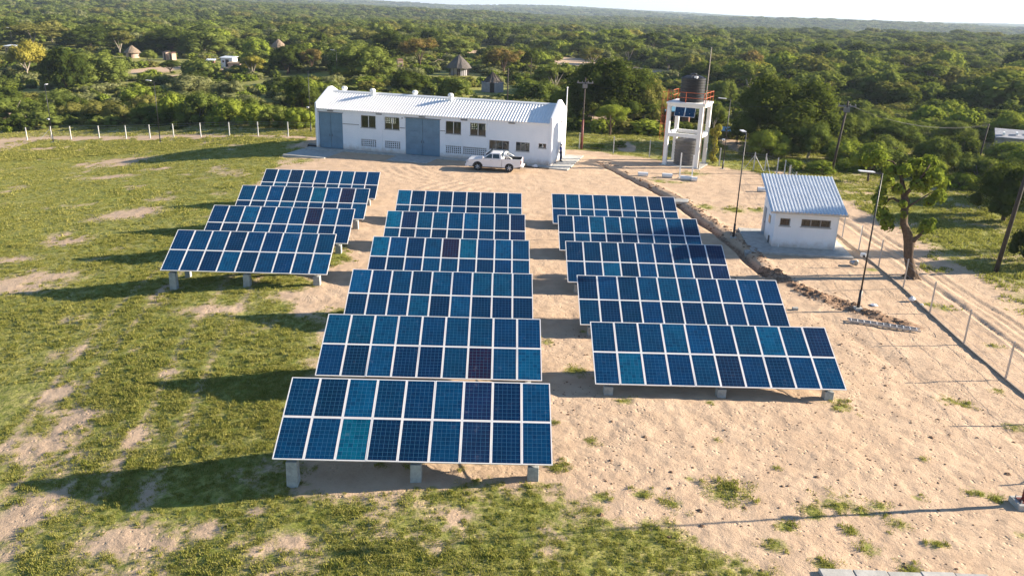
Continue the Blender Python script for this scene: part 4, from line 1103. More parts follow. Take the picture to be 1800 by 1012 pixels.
def util_pole(x, y, h, mat, lab, lean=(0, 0), cross=False, r=.12, red_base=False):
    q = pole("utility_pole", x, y, h, r, r * .7, mat, lab, "utility pole", lean, "utility poles around the site")
    if cross:
        cb = MB().box(-.9, .9, -.05, .05, -.06, .06).build("crossarm", M['grey_part'], q); cb.location = (lean[0] * .93, lean[1] * .93, h * .93)
        for sx in (-.8, -.3, .3, .8): MB().lathe([(.03, 0), (.06, .03), (.03, .08), (.05, .12), (.02, .17)], 8, (sx, 0, .06)).build("insulator", M['grey_part'], cb)
        MB().box(-.25, .25, -.25, .15, -.55, -.12).build("transformer", M['grey_part'], cb)
    if red_base:
        MB().tube([(0, 0, -.2), (0, 0, h * .42)], [.15, .12], 10).build("base_section", M['red_pole'], q, smooth=True)
    return q
util_pole(7.32, 91.42, 7.8, 'wood_pole', "utility pole with red lower section and crossarm beyond the long building's right end", cross=True, red_base=True, r=.10)
util_pole(31.7, 80.9, 7.2, 'wood_pole', "leaning wooden utility pole right behind the pump house roof", lean=(.55, 0), r=.13, cross=True)
util_pole(30.3, 48.6, 8.2, 'wood_pole', "leaning black wooden pole in the grass at the right edge, beyond the gnarled tree", lean=(.6, 0), r=.15)
util_pole(50.5, 88.6, 4.6, 'wood_pole', "thin distant black pole among the bushes at right", lean=(.3, 0), r=.1)
util_pole(-1.56, 120.0, 6.6, 'wood_pole', "dark pole rising behind the long roof beside the broken round hut", r=.11)
util_pole(2.4, 168.0, 5.4, 'wood_pole', "thin dark pole in the meadow beyond the long roof", r=.09)
lamp_post(-160.9, 265.9, 7.0, "far lamp post beside the pale wall at the upper left edge", box=False)
lamp_post(-36.8, 168.5, 6.0, "far lamp post standing in scrub behind the left end of the long roof", box=False)
lamp_post(-25.0, 98.6, 7.2, "thin lamp post behind the left corner of the long building", box=True, arm_on=False)

M['plinth'] = simple('sandy_concrete', (0.30, 0.24, 0.19), 0.9, var=0.3, scale=1.5)
# ------------------------------------------------------------------ fences
def fence(name, lab, pts, h, pw, mat, braces=(), wires=(.35, .9, 1.45, 1.7), plinth=None, post=True, grp=None):
    rt = empty(name, (pts[0][0], pts[0][1], gz(*pts[0]))); tag(rt, lab, "fence", grp)
    ox, oy, oz = rt.location
    P_ = [(x - ox, y - oy, gz(x, y) - oz) for x, y in pts]
    for x, y, z in P_:
        MB().poly([(x - pw, y - pw, z - .3), (x + pw, y - pw, z - .3), (x + pw, y + pw, z - .3), (x - pw, y + pw, z - .3),
                   (x - pw * .8, y - pw * .8, z + h), (x + pw * .8, y - pw * .8, z + h), (x + pw * .8, y + pw * .8, z + h), (x - pw * .8, y + pw * .8, z + h)],
                  [(0, 3, 2, 1), (4, 5, 6, 7), (0, 1, 5, 4), (1, 2, 6, 5), (2, 3, 7, 6), (3, 0, 4, 7)]).build("fence_post", M[mat], rt)
    for i, (dx, dy) in braces:
        x, y, z = P_[i]
        MB().tube([(x, y, z + h * .85), (x + dx, y + dy, z)], pw * .6, 6).build("brace_post", M[mat], rt)
    for wz in wires:
        MB().tube([(x, y, z + wz) for x, y, z in P_], .006, 4, cap=False).build("wire", M['steel'], rt)
    if plinth:
        a, b = plinth
        N = []
        for i in range(a, b):
            p, q = P_[i], P_[i + 1]
            for k in range(8):
                t = k / 8; N.append((p[0] + (q[0] - p[0]) * t, p[1] + (q[1] - p[1]) * t))
        N.append(P_[b][:2])
        for (x0, y0), (x1, y1) in zip(N[:-1:8], N[8::8]):
            d = Vector((x1 - x0, y1 - y0, 0)); L = d.length; d.normalize(); n_ = Vector((-d.y, d.x, 0)) * .035
            z0 = gz(x0 + ox, y0 + oy) - oz; z1 = gz(x1 + ox, y1 + oy) - oz
            c = [(x0 - n_.x, y0 - n_.y), (x1 - n_.x, y1 - n_.y), (x1 + n_.x, y1 + n_.y), (x0 + n_.x, y0 + n_.y)]
            zt = [z0 + .09, z1 + .09, z1 + .09, z0 + .09]; zb_ = [z0 - .3, z1 - .3, z1 - .3, z0 - .3]
            MB().poly([(c[k][0], c[k][1], zb_[k]) for k in range(4)] + [(c[k][0], c[k][1], zt[k]) for k in range(4)],
                      [(0, 3, 2, 1), (4, 5, 6, 7), (0, 1, 5, 4), (1, 2, 6, 5), (2, 3, 7, 6), (3, 0, 4, 7)]).build("plinth", M['plinth'], rt)
    return rt
fence("wire_fence", "wire fence with pale concrete posts along the back of the lawn", FENCE_L, 1.72, .058, 'post_concrete', braces=((1, (-1.4, -.3)),))
fence("wire_fence", "wire fence with slim steel posts along the sandy track", FENCE_R, 1.82, .035, 'steel', braces=((1, (-.2, 2.2)), (12, (.2, -1.5))), plinth=(0, 11))
fence("wire_fence", "wire fence behind the water tower, from the red-based pole to corner braces", FENCE_B, 1.85, .055, 'post_concrete', braces=((5, (.9, -.6)), (5, (-.9, .4)), (6, (.2, -1.2))))
fence("wire_fence", "short fence with pale posts joining the tower fence to the pump house", [(25.9, 77.6), (25.5, 74.8), (25.0, 71.6), (24.7, 68.8)], 1.8, .05, 'post_concrete')
z = gz(22.9, 58.6)

# ladder
lz = gz(18.9, 38.5)
lrt = empty("ladder", (17.32, 38.98, gz(17.32, 38.98) + .06), math.atan2(-1.04, 3.27)); lrt.rotation_euler[1] = math.atan2(gz(17.32, 38.98) - gz(20.59, 37.94), 3.43) * 1
tag(lrt, "grey metal ladder lying on the sand between the front right array and the fence", "ladder")
for y in (-.19, .19):
    MB().box(0, 3.43, y - .02, y + .02, .0, .09).build("stile", M['steel'], lrt)
for k in range(11):
    MB().tube([(.17 + k * .31, -.21, .07), (.17 + k * .31, .21, .07)], .022, 6).build("rung", M['alu'], lrt)
for k in range(2):
    MB().box(0.1, 3.3, -.12 + k * .2, -.08 + k * .2, -.02, .05).build("lower_stile", M['steel'], lrt)
def lump(name, x, y, s, mat, lab, cat, seed, lift=.1, fl=.7):
    rr = random.Random(seed); m = MB()
    m.lathe([(.02, -.3), (.7, -.25), (1, 0.05), (.8, .45), (.35, .72), (.02, .8)], 11)
    m.v = [(v[0] * s * (1 + rr.uniform(-.25, .25)), v[1] * s * (1 + rr.uniform(-.25, .25)), v[2] * s * fl * (1 + rr.uniform(-.3, .3))) for v in m.v]
    o = m.build(name, M[mat], smooth=False, loc=(x, y, gz(x, y) + lift)); return tag(o, lab, cat)
lump("plastic_sack", 22.35, 42.7, .17, 'bag', "white plastic sack caught at the foot of the fence beyond the ladder", "sack", 3, .12, 1.3)
lump("plastic_sack", 22.6, 42.0, .12, 'bag', "small crumpled white sack lying just in front of the larger one at the fence", "sack", 4, .06, .8)
lump("plastic_sheet", 19.85, 41.75, .22, 'bag', "flattened white plastic scrap on the soil right of the black lamp post", "plastic scrap", 5, .03, .35)
o = MB().box(-.14, .14, -.1, .1, 0, .14).build("concrete_block", M['pillar'], loc=(15.12, 40.5, gz(15.12, 40.5))); tag(o, "small concrete block on the sand behind the front right array", "block")
bk = empty("bucket", (21.6, 49.2, gz(21.6, 49.2) + .1)); tag(bk, "metal bucket lying by the fence off the corner of the pump house slab", "bucket")
b = MB().lathe([(.14, -.2), (.19, .22)], 18); b.build("bucket_shell", M['steel'], bk, smooth=True)
MB().lathe([(.17, .221), (.02, .225)], 18).build("bucket_mouth", M['black_trim'], bk); bk.rotation_euler = (R(80), 0, R(25)); bk.location.z += .1
# big pale slab at the bottom edge
rt = empty("concrete_culvert", (11.1, 18.72, gz(11.1, 18.95))); tag(rt, "grey concrete slab row showing at the bottom edge of the picture", "slab")
for k in range(5):
    MB().box(-2.25 + k * .95, -2.25 + (k + 1) * .95 - .02, -.55, .24 - .02 * (k % 3), -.3, .16 + .012 * (k % 2)).build("slab_block", M['concrete'], rt, bevel=.02)

# ------------------------------------------------------------------ far huts and houses
def rondavel(x, y, r, wh, rh, wallm, lab, open_=False, broken=False, flare=1.35):
    z = float(macro(x, y))
    rt = empty("round_hut", (x, y, z)); tag(rt, lab, "hut")
    wl_ = MB().lathe([(r, -.5), (r, wh)], 28).build("wall", M[wallm], rt)
    if open_:
        for k in range(12):
            a = 2 * math.pi * k / 12
            MB().tube([(r * 1.15 * math.cos(a), r * 1.15 * math.sin(a), -.3), (r * 1.15 * math.cos(a), r * 1.15 * math.sin(a), wh + .2)], .07, 6).build("roof_post", M['wood_pole'], rt)
    rr = random.Random(int(x * 10)); n = 30
    prof = [(r * flare, wh - .25), (r * flare * .72, wh + rh * .32), (r * flare * .4, wh + rh * .66), (r * .16, wh + rh * .93), (.03, wh + rh)]
    if broken: prof = [(r * .78, wh - .1), (r * .55, wh + rh * .45), (r * .25, wh + rh * .8), (.05, wh + rh)]
    m = MB(); m.lathe(prof, n)
    m.v = [(v[0] * (1 + rr.uniform(-.03, .03)), v[1] * (1 + rr.uniform(-.03, .03)), v[2] + rr.uniform(-.06, .06)) for v in m.v]
    ro = m.build("thatch_roof", M['shaded_thatch' if (open_ or broken) else 'thatch'], rt)
    if broken:
        for k in range(14):
            a = 2 * math.pi * k / 14
            MB().tube([(r * .95 * math.cos(a), r * .95 * math.sin(a), wh - .1), (.1 * math.cos(a), .1 * math.sin(a), wh + rh + .25)], .05, 5).build("rafter", M['wood_pole'], ro)
    d = MB().box(-.4, .4, -r - .02, -r + .12, 0, 1.8).build("door", M['wood_pole'], rt)
    return rt
rondavel(-116.6, 252.0, 1.8, 1.7, 1.9, 'mud', "small round hut with thatched cone and pink mud wall at the sandy yard, upper left")
rondavel(-79.5, 277.0, 1.9, 2.0, 2.3, 'mud', "tiny thatched hut with ochre wall far behind the meadow, centre left")
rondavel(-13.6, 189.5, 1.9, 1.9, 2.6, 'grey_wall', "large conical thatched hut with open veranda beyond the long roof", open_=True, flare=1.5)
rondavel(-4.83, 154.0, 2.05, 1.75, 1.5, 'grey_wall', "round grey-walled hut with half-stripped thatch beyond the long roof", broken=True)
M['old_sheet'] = simple('weathered_roof_sheet', (0.26, 0.27, 0.30), 0.7, var=0.35, scale=1.2)
def box_house(name, x, y, w, d, h, rz, wallm, roofm, lab, cat, rooft=.15, over=.25, windows=1, base_z=None):
    z = float(macro(x, y)) if base_z is None else base_z
    rt = empty(name, (x, y, z), R(rz)); tag(rt, lab, cat)
    MB().box(-w / 2, w / 2, -d / 2, d / 2, -.5, h).build("wall", M[wallm], rt)
    MB().poly([(-w / 2 - over, -d / 2 - over, h + .003), (w / 2 + over, -d / 2 - over, h + .003), (w / 2 + over, d / 2 + over, h + .3), (-w / 2 - over, d / 2 + over, h + .3),
               (-w / 2 - over, -d / 2 - over, h + rooft), (w / 2 + over, -d / 2 - over, h + rooft), (w / 2 + over, d / 2 + over, h + .3 + rooft), (-w / 2 - over, d / 2 + over, h + .3 + rooft)],
              [(0, 3, 2, 1), (4, 5, 6, 7), (0, 1, 5, 4), (1, 2, 6, 5), (2, 3, 7, 6), (3, 0, 4, 7)]).build("roof", M[roofm], rt)
    MB().box(-w * .1, w * .1 + .35, -d / 2 - .03, -d / 2 - .002, 0, min(1.9, h - .2)).build("door", M['wood_pole'], rt)
    for k in range(windows):
        MB().box(-w * .38, -w * .38 + .6, -d / 2 - .02, -d / 2 - .002, h * .5, h * .5 + .5).build("window", M['car_glass'], rt)
    return rt
box_house("cottage", -78.0, 224.5, 3.4, 2.6, 2.2, -12, 'white_paint', 'zinc', "small white cottage beside the brown brick outhouse, upper left of centre", "house")
box_house("outhouse", -81.6, 221.0, 1.8, 1.6, 1.9, 8, 'brick', 'zinc', "small brown brick outhouse left of the white cottage", "outhouse", windows=0)
box_house("outhouse", -104.0, 246.5, 1.4, 1.6, 2.1, -30, 'mud', 'wood_pole', "pink outhouse block left of its twin by the sandy yard", "outhouse", windows=0, over=.05)
box_house("outhouse", -101.9, 245.5, 1.5, 1.5, 1.9, -30, 'mud', 'brick', "pink outhouse block with reddish top, right of its twin by the sandy yard", "outhouse", windows=0, over=.05)
box_house("shed", -157.0, 259.0, 3.2, 2.5, 2.0, -10, 'mud', 'zinc', "pale pinkish shed at the upper left edge behind the yellow-green tree", "shed")
box_house("shed", -73.0, 214.5, 3.0, 2.0, 1.5, 0, 'mud', 'thatch', "low pinkish hut by the sandy ground right of the white cottage", "shed", windows=0)
box_house("cottage", -91.5, 281.0, 2.4, 2.0, 1.6, 5, 'mud', 'zinc', "tiny tin-roofed house left of the tiny ochre thatched hut", "house")
box_house("shed", -28.0, 196.0, 1.3, 1.3, 2.4, 20, 'mud', 'brick', "narrow pink latrine half hidden by the rusty brown-leafed tree", "outhouse", windows=0, over=.05)
box_house("shed", 22.0, 112.5, 3.0, 3.0, 2.2, -15, 'brick', 'blue_sheet', "brown shed with blue sheet roof seen through the water tower", "shed")
sx_, sy_ = 25.6, 99.0
rt = empty("shelter", (sx_, sy_, gz(sx_, sy_)), R(-10)); tag(rt, "low blue-roofed open shelter at the sandy path right of the water tower", "shelter")
for ax_ in (-1.1, 1.1):
    for ay_ in (-.8, .8): MB().tube([(ax_, ay_, -.2), (ax_, ay_, 1.65)], .05, 6).build("roof_post", M['wood_pole'], rt)
MB().poly([(-1.4, -1.1, 1.62), (1.4, -1.1, 1.62), (1.4, 1.1, 1.85), (-1.4, 1.1, 1.85), (-1.4, -1.1, 1.67), (1.4, -1.1, 1.67), (1.4, 1.1, 1.90), (-1.4, 1.1, 1.90)], [(0, 3, 2, 1), (4, 5, 6, 7), (0, 1, 5, 4), (1, 2, 6, 5), (2, 3, 7, 6), (3, 0, 4, 7)]).build("roof", M['blue_sheet'], rt)
rt = box_house("house", 63.2, 100.5, 7.5, 6.5, 1.7, -28, 'grey_wall', 'old_sheet', "grey house with flat weathered sheet roof among trees at the right edge", "house", windows=1)
for k in range(5):
    MB().box(-3.2 + k * 1.4, -3.0 + k * 1.4, -2.5 + (k % 3), -1.4 + (k % 3), 2.0 + .02 * k, 2.3).build("roof_stone", M['white_paint'], rt)
rondavel(40.9, 89.0, .9, 0.4, .9, 'brick', "small thatched hut mostly hidden by bushes right of the pump house")
hb = empty("sand_heap", (45.5, 262.0, 0))
bpy.data.objects.remove(hb)


def power_line(a, b, za, zb, n, lab, sep=.3):
    rt = empty("power_line", (a[0], a[1], za)); tag(rt, lab, "power line", "power lines")
    for k in range(n):
        pts = []
        for i in range(13):
            t = i / 12; sag = -1.1 * 4 * t * (1 - t)
            pts.append(((b[0] - a[0]) * t, (b[1] - a[1]) * t + (k - n / 2) * sep, (zb - za) * t + sag))
        MB().tube(pts, .007, 4, cap=False).build("wire", M['black_trim'], rt)
power_line((32.2, 80.9), (50.8, 88.6), 6.9, 4.5, 3, "overhead wires from the leaning pole behind the pump house to the distant pole at right")
power_line((7.3, 91.4), (32.2, 80.9), 7.2, 6.9, 2, "overhead wires from the red-based pole to the leaning pole behind the pump house")
# ------------------------------------------------------------------ trees
def leaf_cloud(name, centres, radii, nleaf, size, seed, mat, up=.35, cup=0.25, core=.66):
    """many small two-triangle leaf sprays spread through the shells of several lobes"""
    rg = np.random.default_rng(seed)
    C_ = np.array(centres, float); Rr = np.array(radii, float)
    w = (Rr[:, 0] * Rr[:, 1] + Rr[:, 0] * Rr[:, 2]); w /= w.sum()
    li = rg.choice(len(C_), nleaf, p=w)
    d = rg.normal(size=(nleaf, 3)); d[:, 2] = np.where(d[:, 2] < 0, d[:, 2] * .55, d[:, 2]) + up * .3
    d /= np.linalg.norm(d, axis=1)[:, None]
    rad = 0.66 + 0.46 * rg.random(nleaf) ** 1.1
    p = C_[li] + d * Rr[li] * rad[:, None]
    nrm = d * 1.0 + rg.normal(size=(nleaf, 3)) * .42 + np.array([0, 0, up * .6])
    nrm /= np.linalg.norm(nrm, axis=1)[:, None]
    a = rg.normal(size=(nleaf, 3)); t = np.cross(nrm, a); t /= np.linalg.norm(t, axis=1)[:, None]; b = np.cross(nrm, t)
    s = size * (0.55 + 0.9 * rg.random(nleaf))[:, None]; asp = (0.45 + .5 * rg.random(nleaf))[:, None]
    v0 = p - t * s; v1 = p - b * s * asp + nrm * s * cup; v2 = p + t * s - nrm * s * .15; v3 = p + b * s * asp + nrm * s * cup
    V = np.stack([v0, v1, v2, v3], 1).reshape(-1, 3)
    # dense inner foliage: a lumpy low ball inside each lobe
    nu, nv = 9, 6
    uu = np.linspace(0, 2 * math.pi, nu, endpoint=False); vv = np.linspace(-.42 * math.pi, .46 * math.pi, nv)
    ball = np.array([(math.cos(b_) * math.cos(a_), math.cos(b_) * math.sin(a_), math.sin(b_)) for b_ in vv for a_ in uu])
    qf = np.array([(i * nu + k, i * nu + (k + 1) % nu, (i + 1) * nu + (k + 1) % nu, (i + 1) * nu + k) for i in range(nv - 1) for k in range(nu)])
    if core:
        cv = np.concatenate([C_[i] + ball * Rr[i] * core * rg.uniform(.82, 1.12, (len(ball), 1)) for i in range(len(C_))])
        cq = np.concatenate([qf + i * len(ball) for i in range(len(C_))]) + len(V)
        nb = len(ball)
    else: cv = np.zeros((0, 3)); cq = np.zeros((0, 4), int); nb = 0
    nq = nleaf + len(cq)
    me = bpy.data.meshes.new(name)
    VV = np.concatenate([V, cv])
    me.vertices.add(len(VV)); me.vertices.foreach_set("co", VV.ravel())
    me.loops.add(nq * 4); me.loops.foreach_set("vertex_index", np.concatenate([np.arange(nleaf * 4), cq.ravel()]).astype(np.int32))
    me.polygons.add(nq); me.polygons.foreach_set("loop_start", np.arange(nq, dtype=np.int32) * 4)
    me.update(calc_edges=True)
    lobe_t = rg.random(len(C_))
    tint = np.concatenate([np.repeat(np.clip(0.5 * rg.random(nleaf) + .5 * lobe_t[li], 0, 1), 4), np.repeat(.25 + .5 * lobe_t, nb)])
    at = me.attributes.new("tint", 'FLOAT', 'POINT'); at.data.foreach_set("value", tint.astype(np.float32))
    if mat: me.materials.append(mat)
    return me

def crown_lobes(seed, style):
    """lobes of a crown that is 1 wide and 1 high (from its own foot)"""
    rg = np.random.default_rng(seed); C_ = []; Rr = []
    if style == 'dome':
        n = 26
        for k in range(n):
            a = rg.random() * 2 * math.pi; el = math.asin(rg.random() ** .8)
            rr = .36 * (0.75 + .3 * rg.random())
            C_.append((rr * math.cos(el) * math.cos(a), rr * math.cos(el) * math.sin(a), .40 + .50 * math.sin(el) * (.8 + .15 * rg.random())))
            q = .10 + .07 * rg.random(); Rr.append((q, q, q * (.9 + .5 * rg.random())))
        C_.append((0, 0, .5)); Rr.append((.33, .33, .34)); lo = 9
        for k in range(lo):
            a = 2 * math.pi * k / lo + rg.random() * .5; C_.append((.37 * math.cos(a), .37 * math.sin(a), .24 + .10 * rg.random())); Rr.append((.12, .12, .15))
    elif style == 'umbrella':
        n = 18
        for k in range(n):
            a = rg.random() * 2 * math.pi; rr = .38 * math.sqrt(rg.random())
            C_.append((rr * math.cos(a), rr * math.sin(a), .86 - .9 * rr * rr + rg.uniform(-.07, .05)))
            q = .10 + .07 * rg.random(); Rr.append((q, q, q * .75))
        for k in range(6):
            a = rg.random() * 2 * math.pi; C_.append((.3 * math.cos(a), .3 * math.sin(a), .52 + .1 * rg.random())); Rr.append((.12, .12, .10))
    elif style == 'round':
        n = 18
        for k in range(n):
            d = rg.normal(size=3); d /= np.linalg.norm(d); d[2] = abs(d[2]) * .9 if d[2] < -.3 else d[2]
            C_.append((.30 * d[0] * rg.uniform(.8, 1.1), .30 * d[1] * rg.uniform(.8, 1.1), .58 + .28 * d[2])); q = .13 + .07 * rg.random(); Rr.append((q, q, q))
        C_.append((0, 0, .58)); Rr.append((.26, .26, .26))
    elif style == 'shrub':
        n = 20
        for k in range(n):
            a = rg.random() * 2 * math.pi; rr = .36 * math.sqrt(rg.random())
            C_.append((rr * math.cos(a), rr * math.sin(a), .30 + .42 * rg.random() * (1 - rr))); q = .12 + .09 * rg.random(); Rr.append((q, q, q * 1.25))
        for k in range(8):
            a = 2 * math.pi * k / 8; C_.append((.34 * math.cos(a), .34 * math.sin(a), .16)); Rr.append((.15, .15, .18))
    return C_, Rr

CROWN = {}
def crown_mesh(style, var, lod, kind):
    key = (style, var, lod, kind)
    if key not in CROWN:
        C_, Rr = crown_lobes(100 + var * 7 + {'dome': 1, 'umbrella': 2, 'round': 3, 'shrub': 4}[style], style)
        n, s = {0: (13000, .0115), 1: (4600, .018), 2: (1500, .030), 3: (420, .058)}[lod]
        CROWN[key] = leaf_cloud("crown", C_, Rr, n, s, var * 31 + lod, LEAF[kind])
    return CROWN[key]

TRUNK = {}
def trunk_mesh(var, style, mat):
    key = (var, style, mat)
    if key not in TRUNK:
        rg = random.Random(var * 5 + len(style)); m = MB()
        top = .62 if style == 'umbrella' else .5
        fork = .22 if style != 'shrub' else .08
        m.tube([(0, 0, -.06), (.01, 0, .05), (.02 * rg.uniform(-1, 1), .02, fork)], [.040, .030, .026], 9)
        for k in range(5):
            a = 2 * math.pi * k / 5 + rg.random(); r_ = rg.uniform(.16, .30)
            m.tube([(0, 0, fork - .03), (r_ * .45 * math.cos(a), r_ * .45 * math.sin(a), fork + (top - fork) * .5), (r_ * math.cos(a), r_ * math.sin(a), top + rg.uniform(0, .16))], [.022, .014, .006], 6)
        me = m.mesh("trunk"); me.materials.append(M[mat]); TRUNK[key] = me
    return TRUNK[key]

def tree(x, y, w, h, kind, label, style, lod, var, group=None, cat="tree", rz=None):
    z = gz(x, y) if math.hypot(x, y) < 200 else float(macro(x, y))
    name = {"tree": "tree", "shrub": "shrub"}[cat]
    rt = empty(name, (x, y, z), random.uniform(0, 6.28) if rz is None else rz)
    tag(rt, label, cat, group)
    c = new_obj("crown", crown_mesh(style, var, lod, kind), rt); c.scale = (w, w, h)
    if lod < 3:
        t_ = new_obj("trunk", trunk_mesh(var % 3, style, 'pale_bark' if kind in ('yellow', 'olive', 'mid') else 'bark'), rt); t_.scale = (w * .9 if w < 8 else 7.5, w * .9 if w < 8 else 7.5, h)
    return rt

TREES = [
    (-118.0, 199.1, 10.7, 8.6, 'yellow', 'rounded yellow-green tree with pale branches beside the dark leafy tree', 'round'),
    (-93.0, 169.6, 9.8, 9.6, 'dark', 'tall dark leafy tree just right of the rounded yellow-green tree', 'dome'),
    (-92.4, 181.3, 14.4, 7.8, 'mid', 'broad mid-green tree with a pale trunk in front of the thatched hut', 'dome'),
    (-141.9, 277.2, 19.8, 7.8, 'dark', 'dark spreading tree behind the rounded yellow-green tree, up the slope', 'dome'),
    (-161.5, 278.4, 23.7, 7.8, 'olive', 'broad reddish-olive tree behind the far lamp post', 'umbrella'),
    (-123.4, 258.5, 10.6, 7.6, 'olive', 'olive tree left of the small pink-walled thatched hut', 'umbrella'),
    (-104.3, 234.9, 5.5, 3.7, 'mid', 'small round tree shading the sandy yard of the thatched hut', 'round'),
    (-111.1, 267.7, 20.0, 7.6, 'dark', 'wide dark tree behind the small pink outhouses', 'dome'),
    (-98.6, 262.6, 18.8, 7.8, 'mid', 'broad leafy tree overhanging the small white cottage', 'dome'),
    (-59.5, 185.7, 6.1, 5.2, 'yellow', 'thin yellowish tree with bare pale trunk standing alone in grass', 'umbrella'),
    (-53.7, 192.9, 6.8, 5.7, 'dark', 'round dark tree in the meadow left of the brown-leafed tree', 'round'),
    (-48.7, 195.5, 5.8, 5.6, 'brown', 'brown-leafed slender tree beside the round dark meadow tree', 'umbrella'),
    (-88.1, 210.2, 6.5, 3.1, 'dark', 'low dark round tree at the edge of the sandy yard', 'round'),
    (-60.7, 153.8, 10.6, 4.3, 'grey', 'grey-green thicket tree in front of the white cottage', 'dome'),
    (-50.0, 142.9, 6.9, 3.8, 'grey', 'pale grey-green scrub tree beyond the bushes right of the tall lamp post', 'dome'),
    (-32.0, 122.1, 6.2, 4.4, 'dark', 'dark round tree close behind the left end of the long building', 'dome'),
    (-32.5, 174.4, 14.9, 7.0, 'mid', 'large mid-green tree behind the roof of the long building', 'dome'),
    (-35.0, 230.7, 15.4, 8.6, 'dark', 'dark tree behind the large mid-green tree beyond the long roof', 'dome'),
    (-24.3, 203.9, 11.1, 7.6, 'brown', 'rusty brown-leafed tree right of the dark tree beyond the long roof', 'umbrella'),
    (-18.8, 142.6, 8.2, 4.2, 'dark', 'dark low tree just above the ridge of the long roof', 'dome'),
    (-10.8, 141.3, 7.0, 3.6, 'mid', 'bright-leafed bushy tree before the half-stripped round hut', 'dome'),
    (-23.2, 267.4, 18.1, 6.5, 'mid', 'broad green tree behind the big thatched hut', 'dome'),
    (-3.7, 198.0, 9.5, 6.0, 'brown', 'sparse brownish tree between the two round huts and the sandy bank', 'umbrella'),
    (2.5, 204.3, 5.6, 5.6, 'dark', 'slim dark tree by the sandy bank, left of the pale field', 'round'),
    (3.0, 131.6, 8.8, 4.4, 'mid', 'leafy green tree just beyond the right end of the long roof', 'dome'),
    (12.4, 112.4, 14.0, 9.2, 'dark', 'massive dark tree behind the red-based utility pole', 'dome'),
    (17.4, 113.4, 7.4, 7.0, 'olive', 'tall olive-green tree between the massive dark tree and the water tower', 'dome'),
    (11.7, 102.8, 5.2, 4.0, 'lime', 'small bright green tree in front of the massive dark tree', 'umbrella'),
    (6.0, 110.6, 5.2, 5.0, 'mid', 'leafy tree at the right gable of the long building', 'dome'),
    (19.4, 224.0, 7.9, 5.9, 'olive', 'sparse umbrella tree standing before the pale sandy field', 'umbrella'),
    (31.4, 96.0, 14.2, 9.0, 'dark', 'huge dome-shaped dark tree behind the small pump house', 'dome'),
    (27.8, 89.6, 5.4, 3.2, 'lime', 'bright green shrubby tree at the foot of the huge dome-shaped tree', 'dome'),
    (32.5, 90.2, 5.4, 4.3, 'mid', 'mid-green bushy tree at the right foot of the huge dome-shaped tree', 'dome'),
    (39.0, 97.7, 6.2, 4.4, 'mid', 'rounded leafy tree behind the leaning utility pole', 'dome'),
    (33.9, 77.3, 4.3, 3.8, 'lime', 'large-leafed light green tree between pump house and gnarled tree', 'round'),
    (38.8, 62.8, 6.0, 4.7, 'dark', 'large dark tree at the picture edge behind the leaning black pole', 'dome'),
    (46.5, 70.5, 6.4, 5.2, 'dark', 'dark rounded tree at the right edge behind the tree of the leaning black pole', 'dome'),
    (43.0, 69.5, 4.2, 3.8, 'mid', 'mid-green tree left of the two dark trees at the right edge', 'round'),
    (33.9, 50.6, 3.6, 3.2, 'dark', 'low dark leafy tree right of the leaning black pole', 'dome'),
    (43.8, 84.8, 5.4, 3.7, 'mid', 'bushy green tree beyond the gnarled tree', 'dome'),
    (45.0, 97.4, 6.8, 3.8, 'mid', 'wide bush-like tree beyond the light green tree by the pump house', 'dome'),
    (48.8, 77.0, 4.9, 3.9, 'lime', 'yellow-green tree below the grey sheet roof', 'round'),
    (55.1, 102.9, 5.6, 3.4, 'mid', 'rounded tree left of the thin distant pole', 'dome'),
    (26.1, 109.0, 3.6, 4.3, 'mid', 'slim green tree right of the water tower', 'round'),
    (34.4, 138.8, 5.9, 4.8, 'mid', 'green tree between mast and huge dome-shaped tree', 'dome'),
    (40.6, 183.8, 10.1, 5.2, 'dark', 'dark woodland tree behind the tall thin mast', 'dome'),
    (50.5, 56.2, 3.0, 17.6, 'dark', 'tall narrow dark tree beyond the right edge, shading the array by the pump house', 'round'),
]
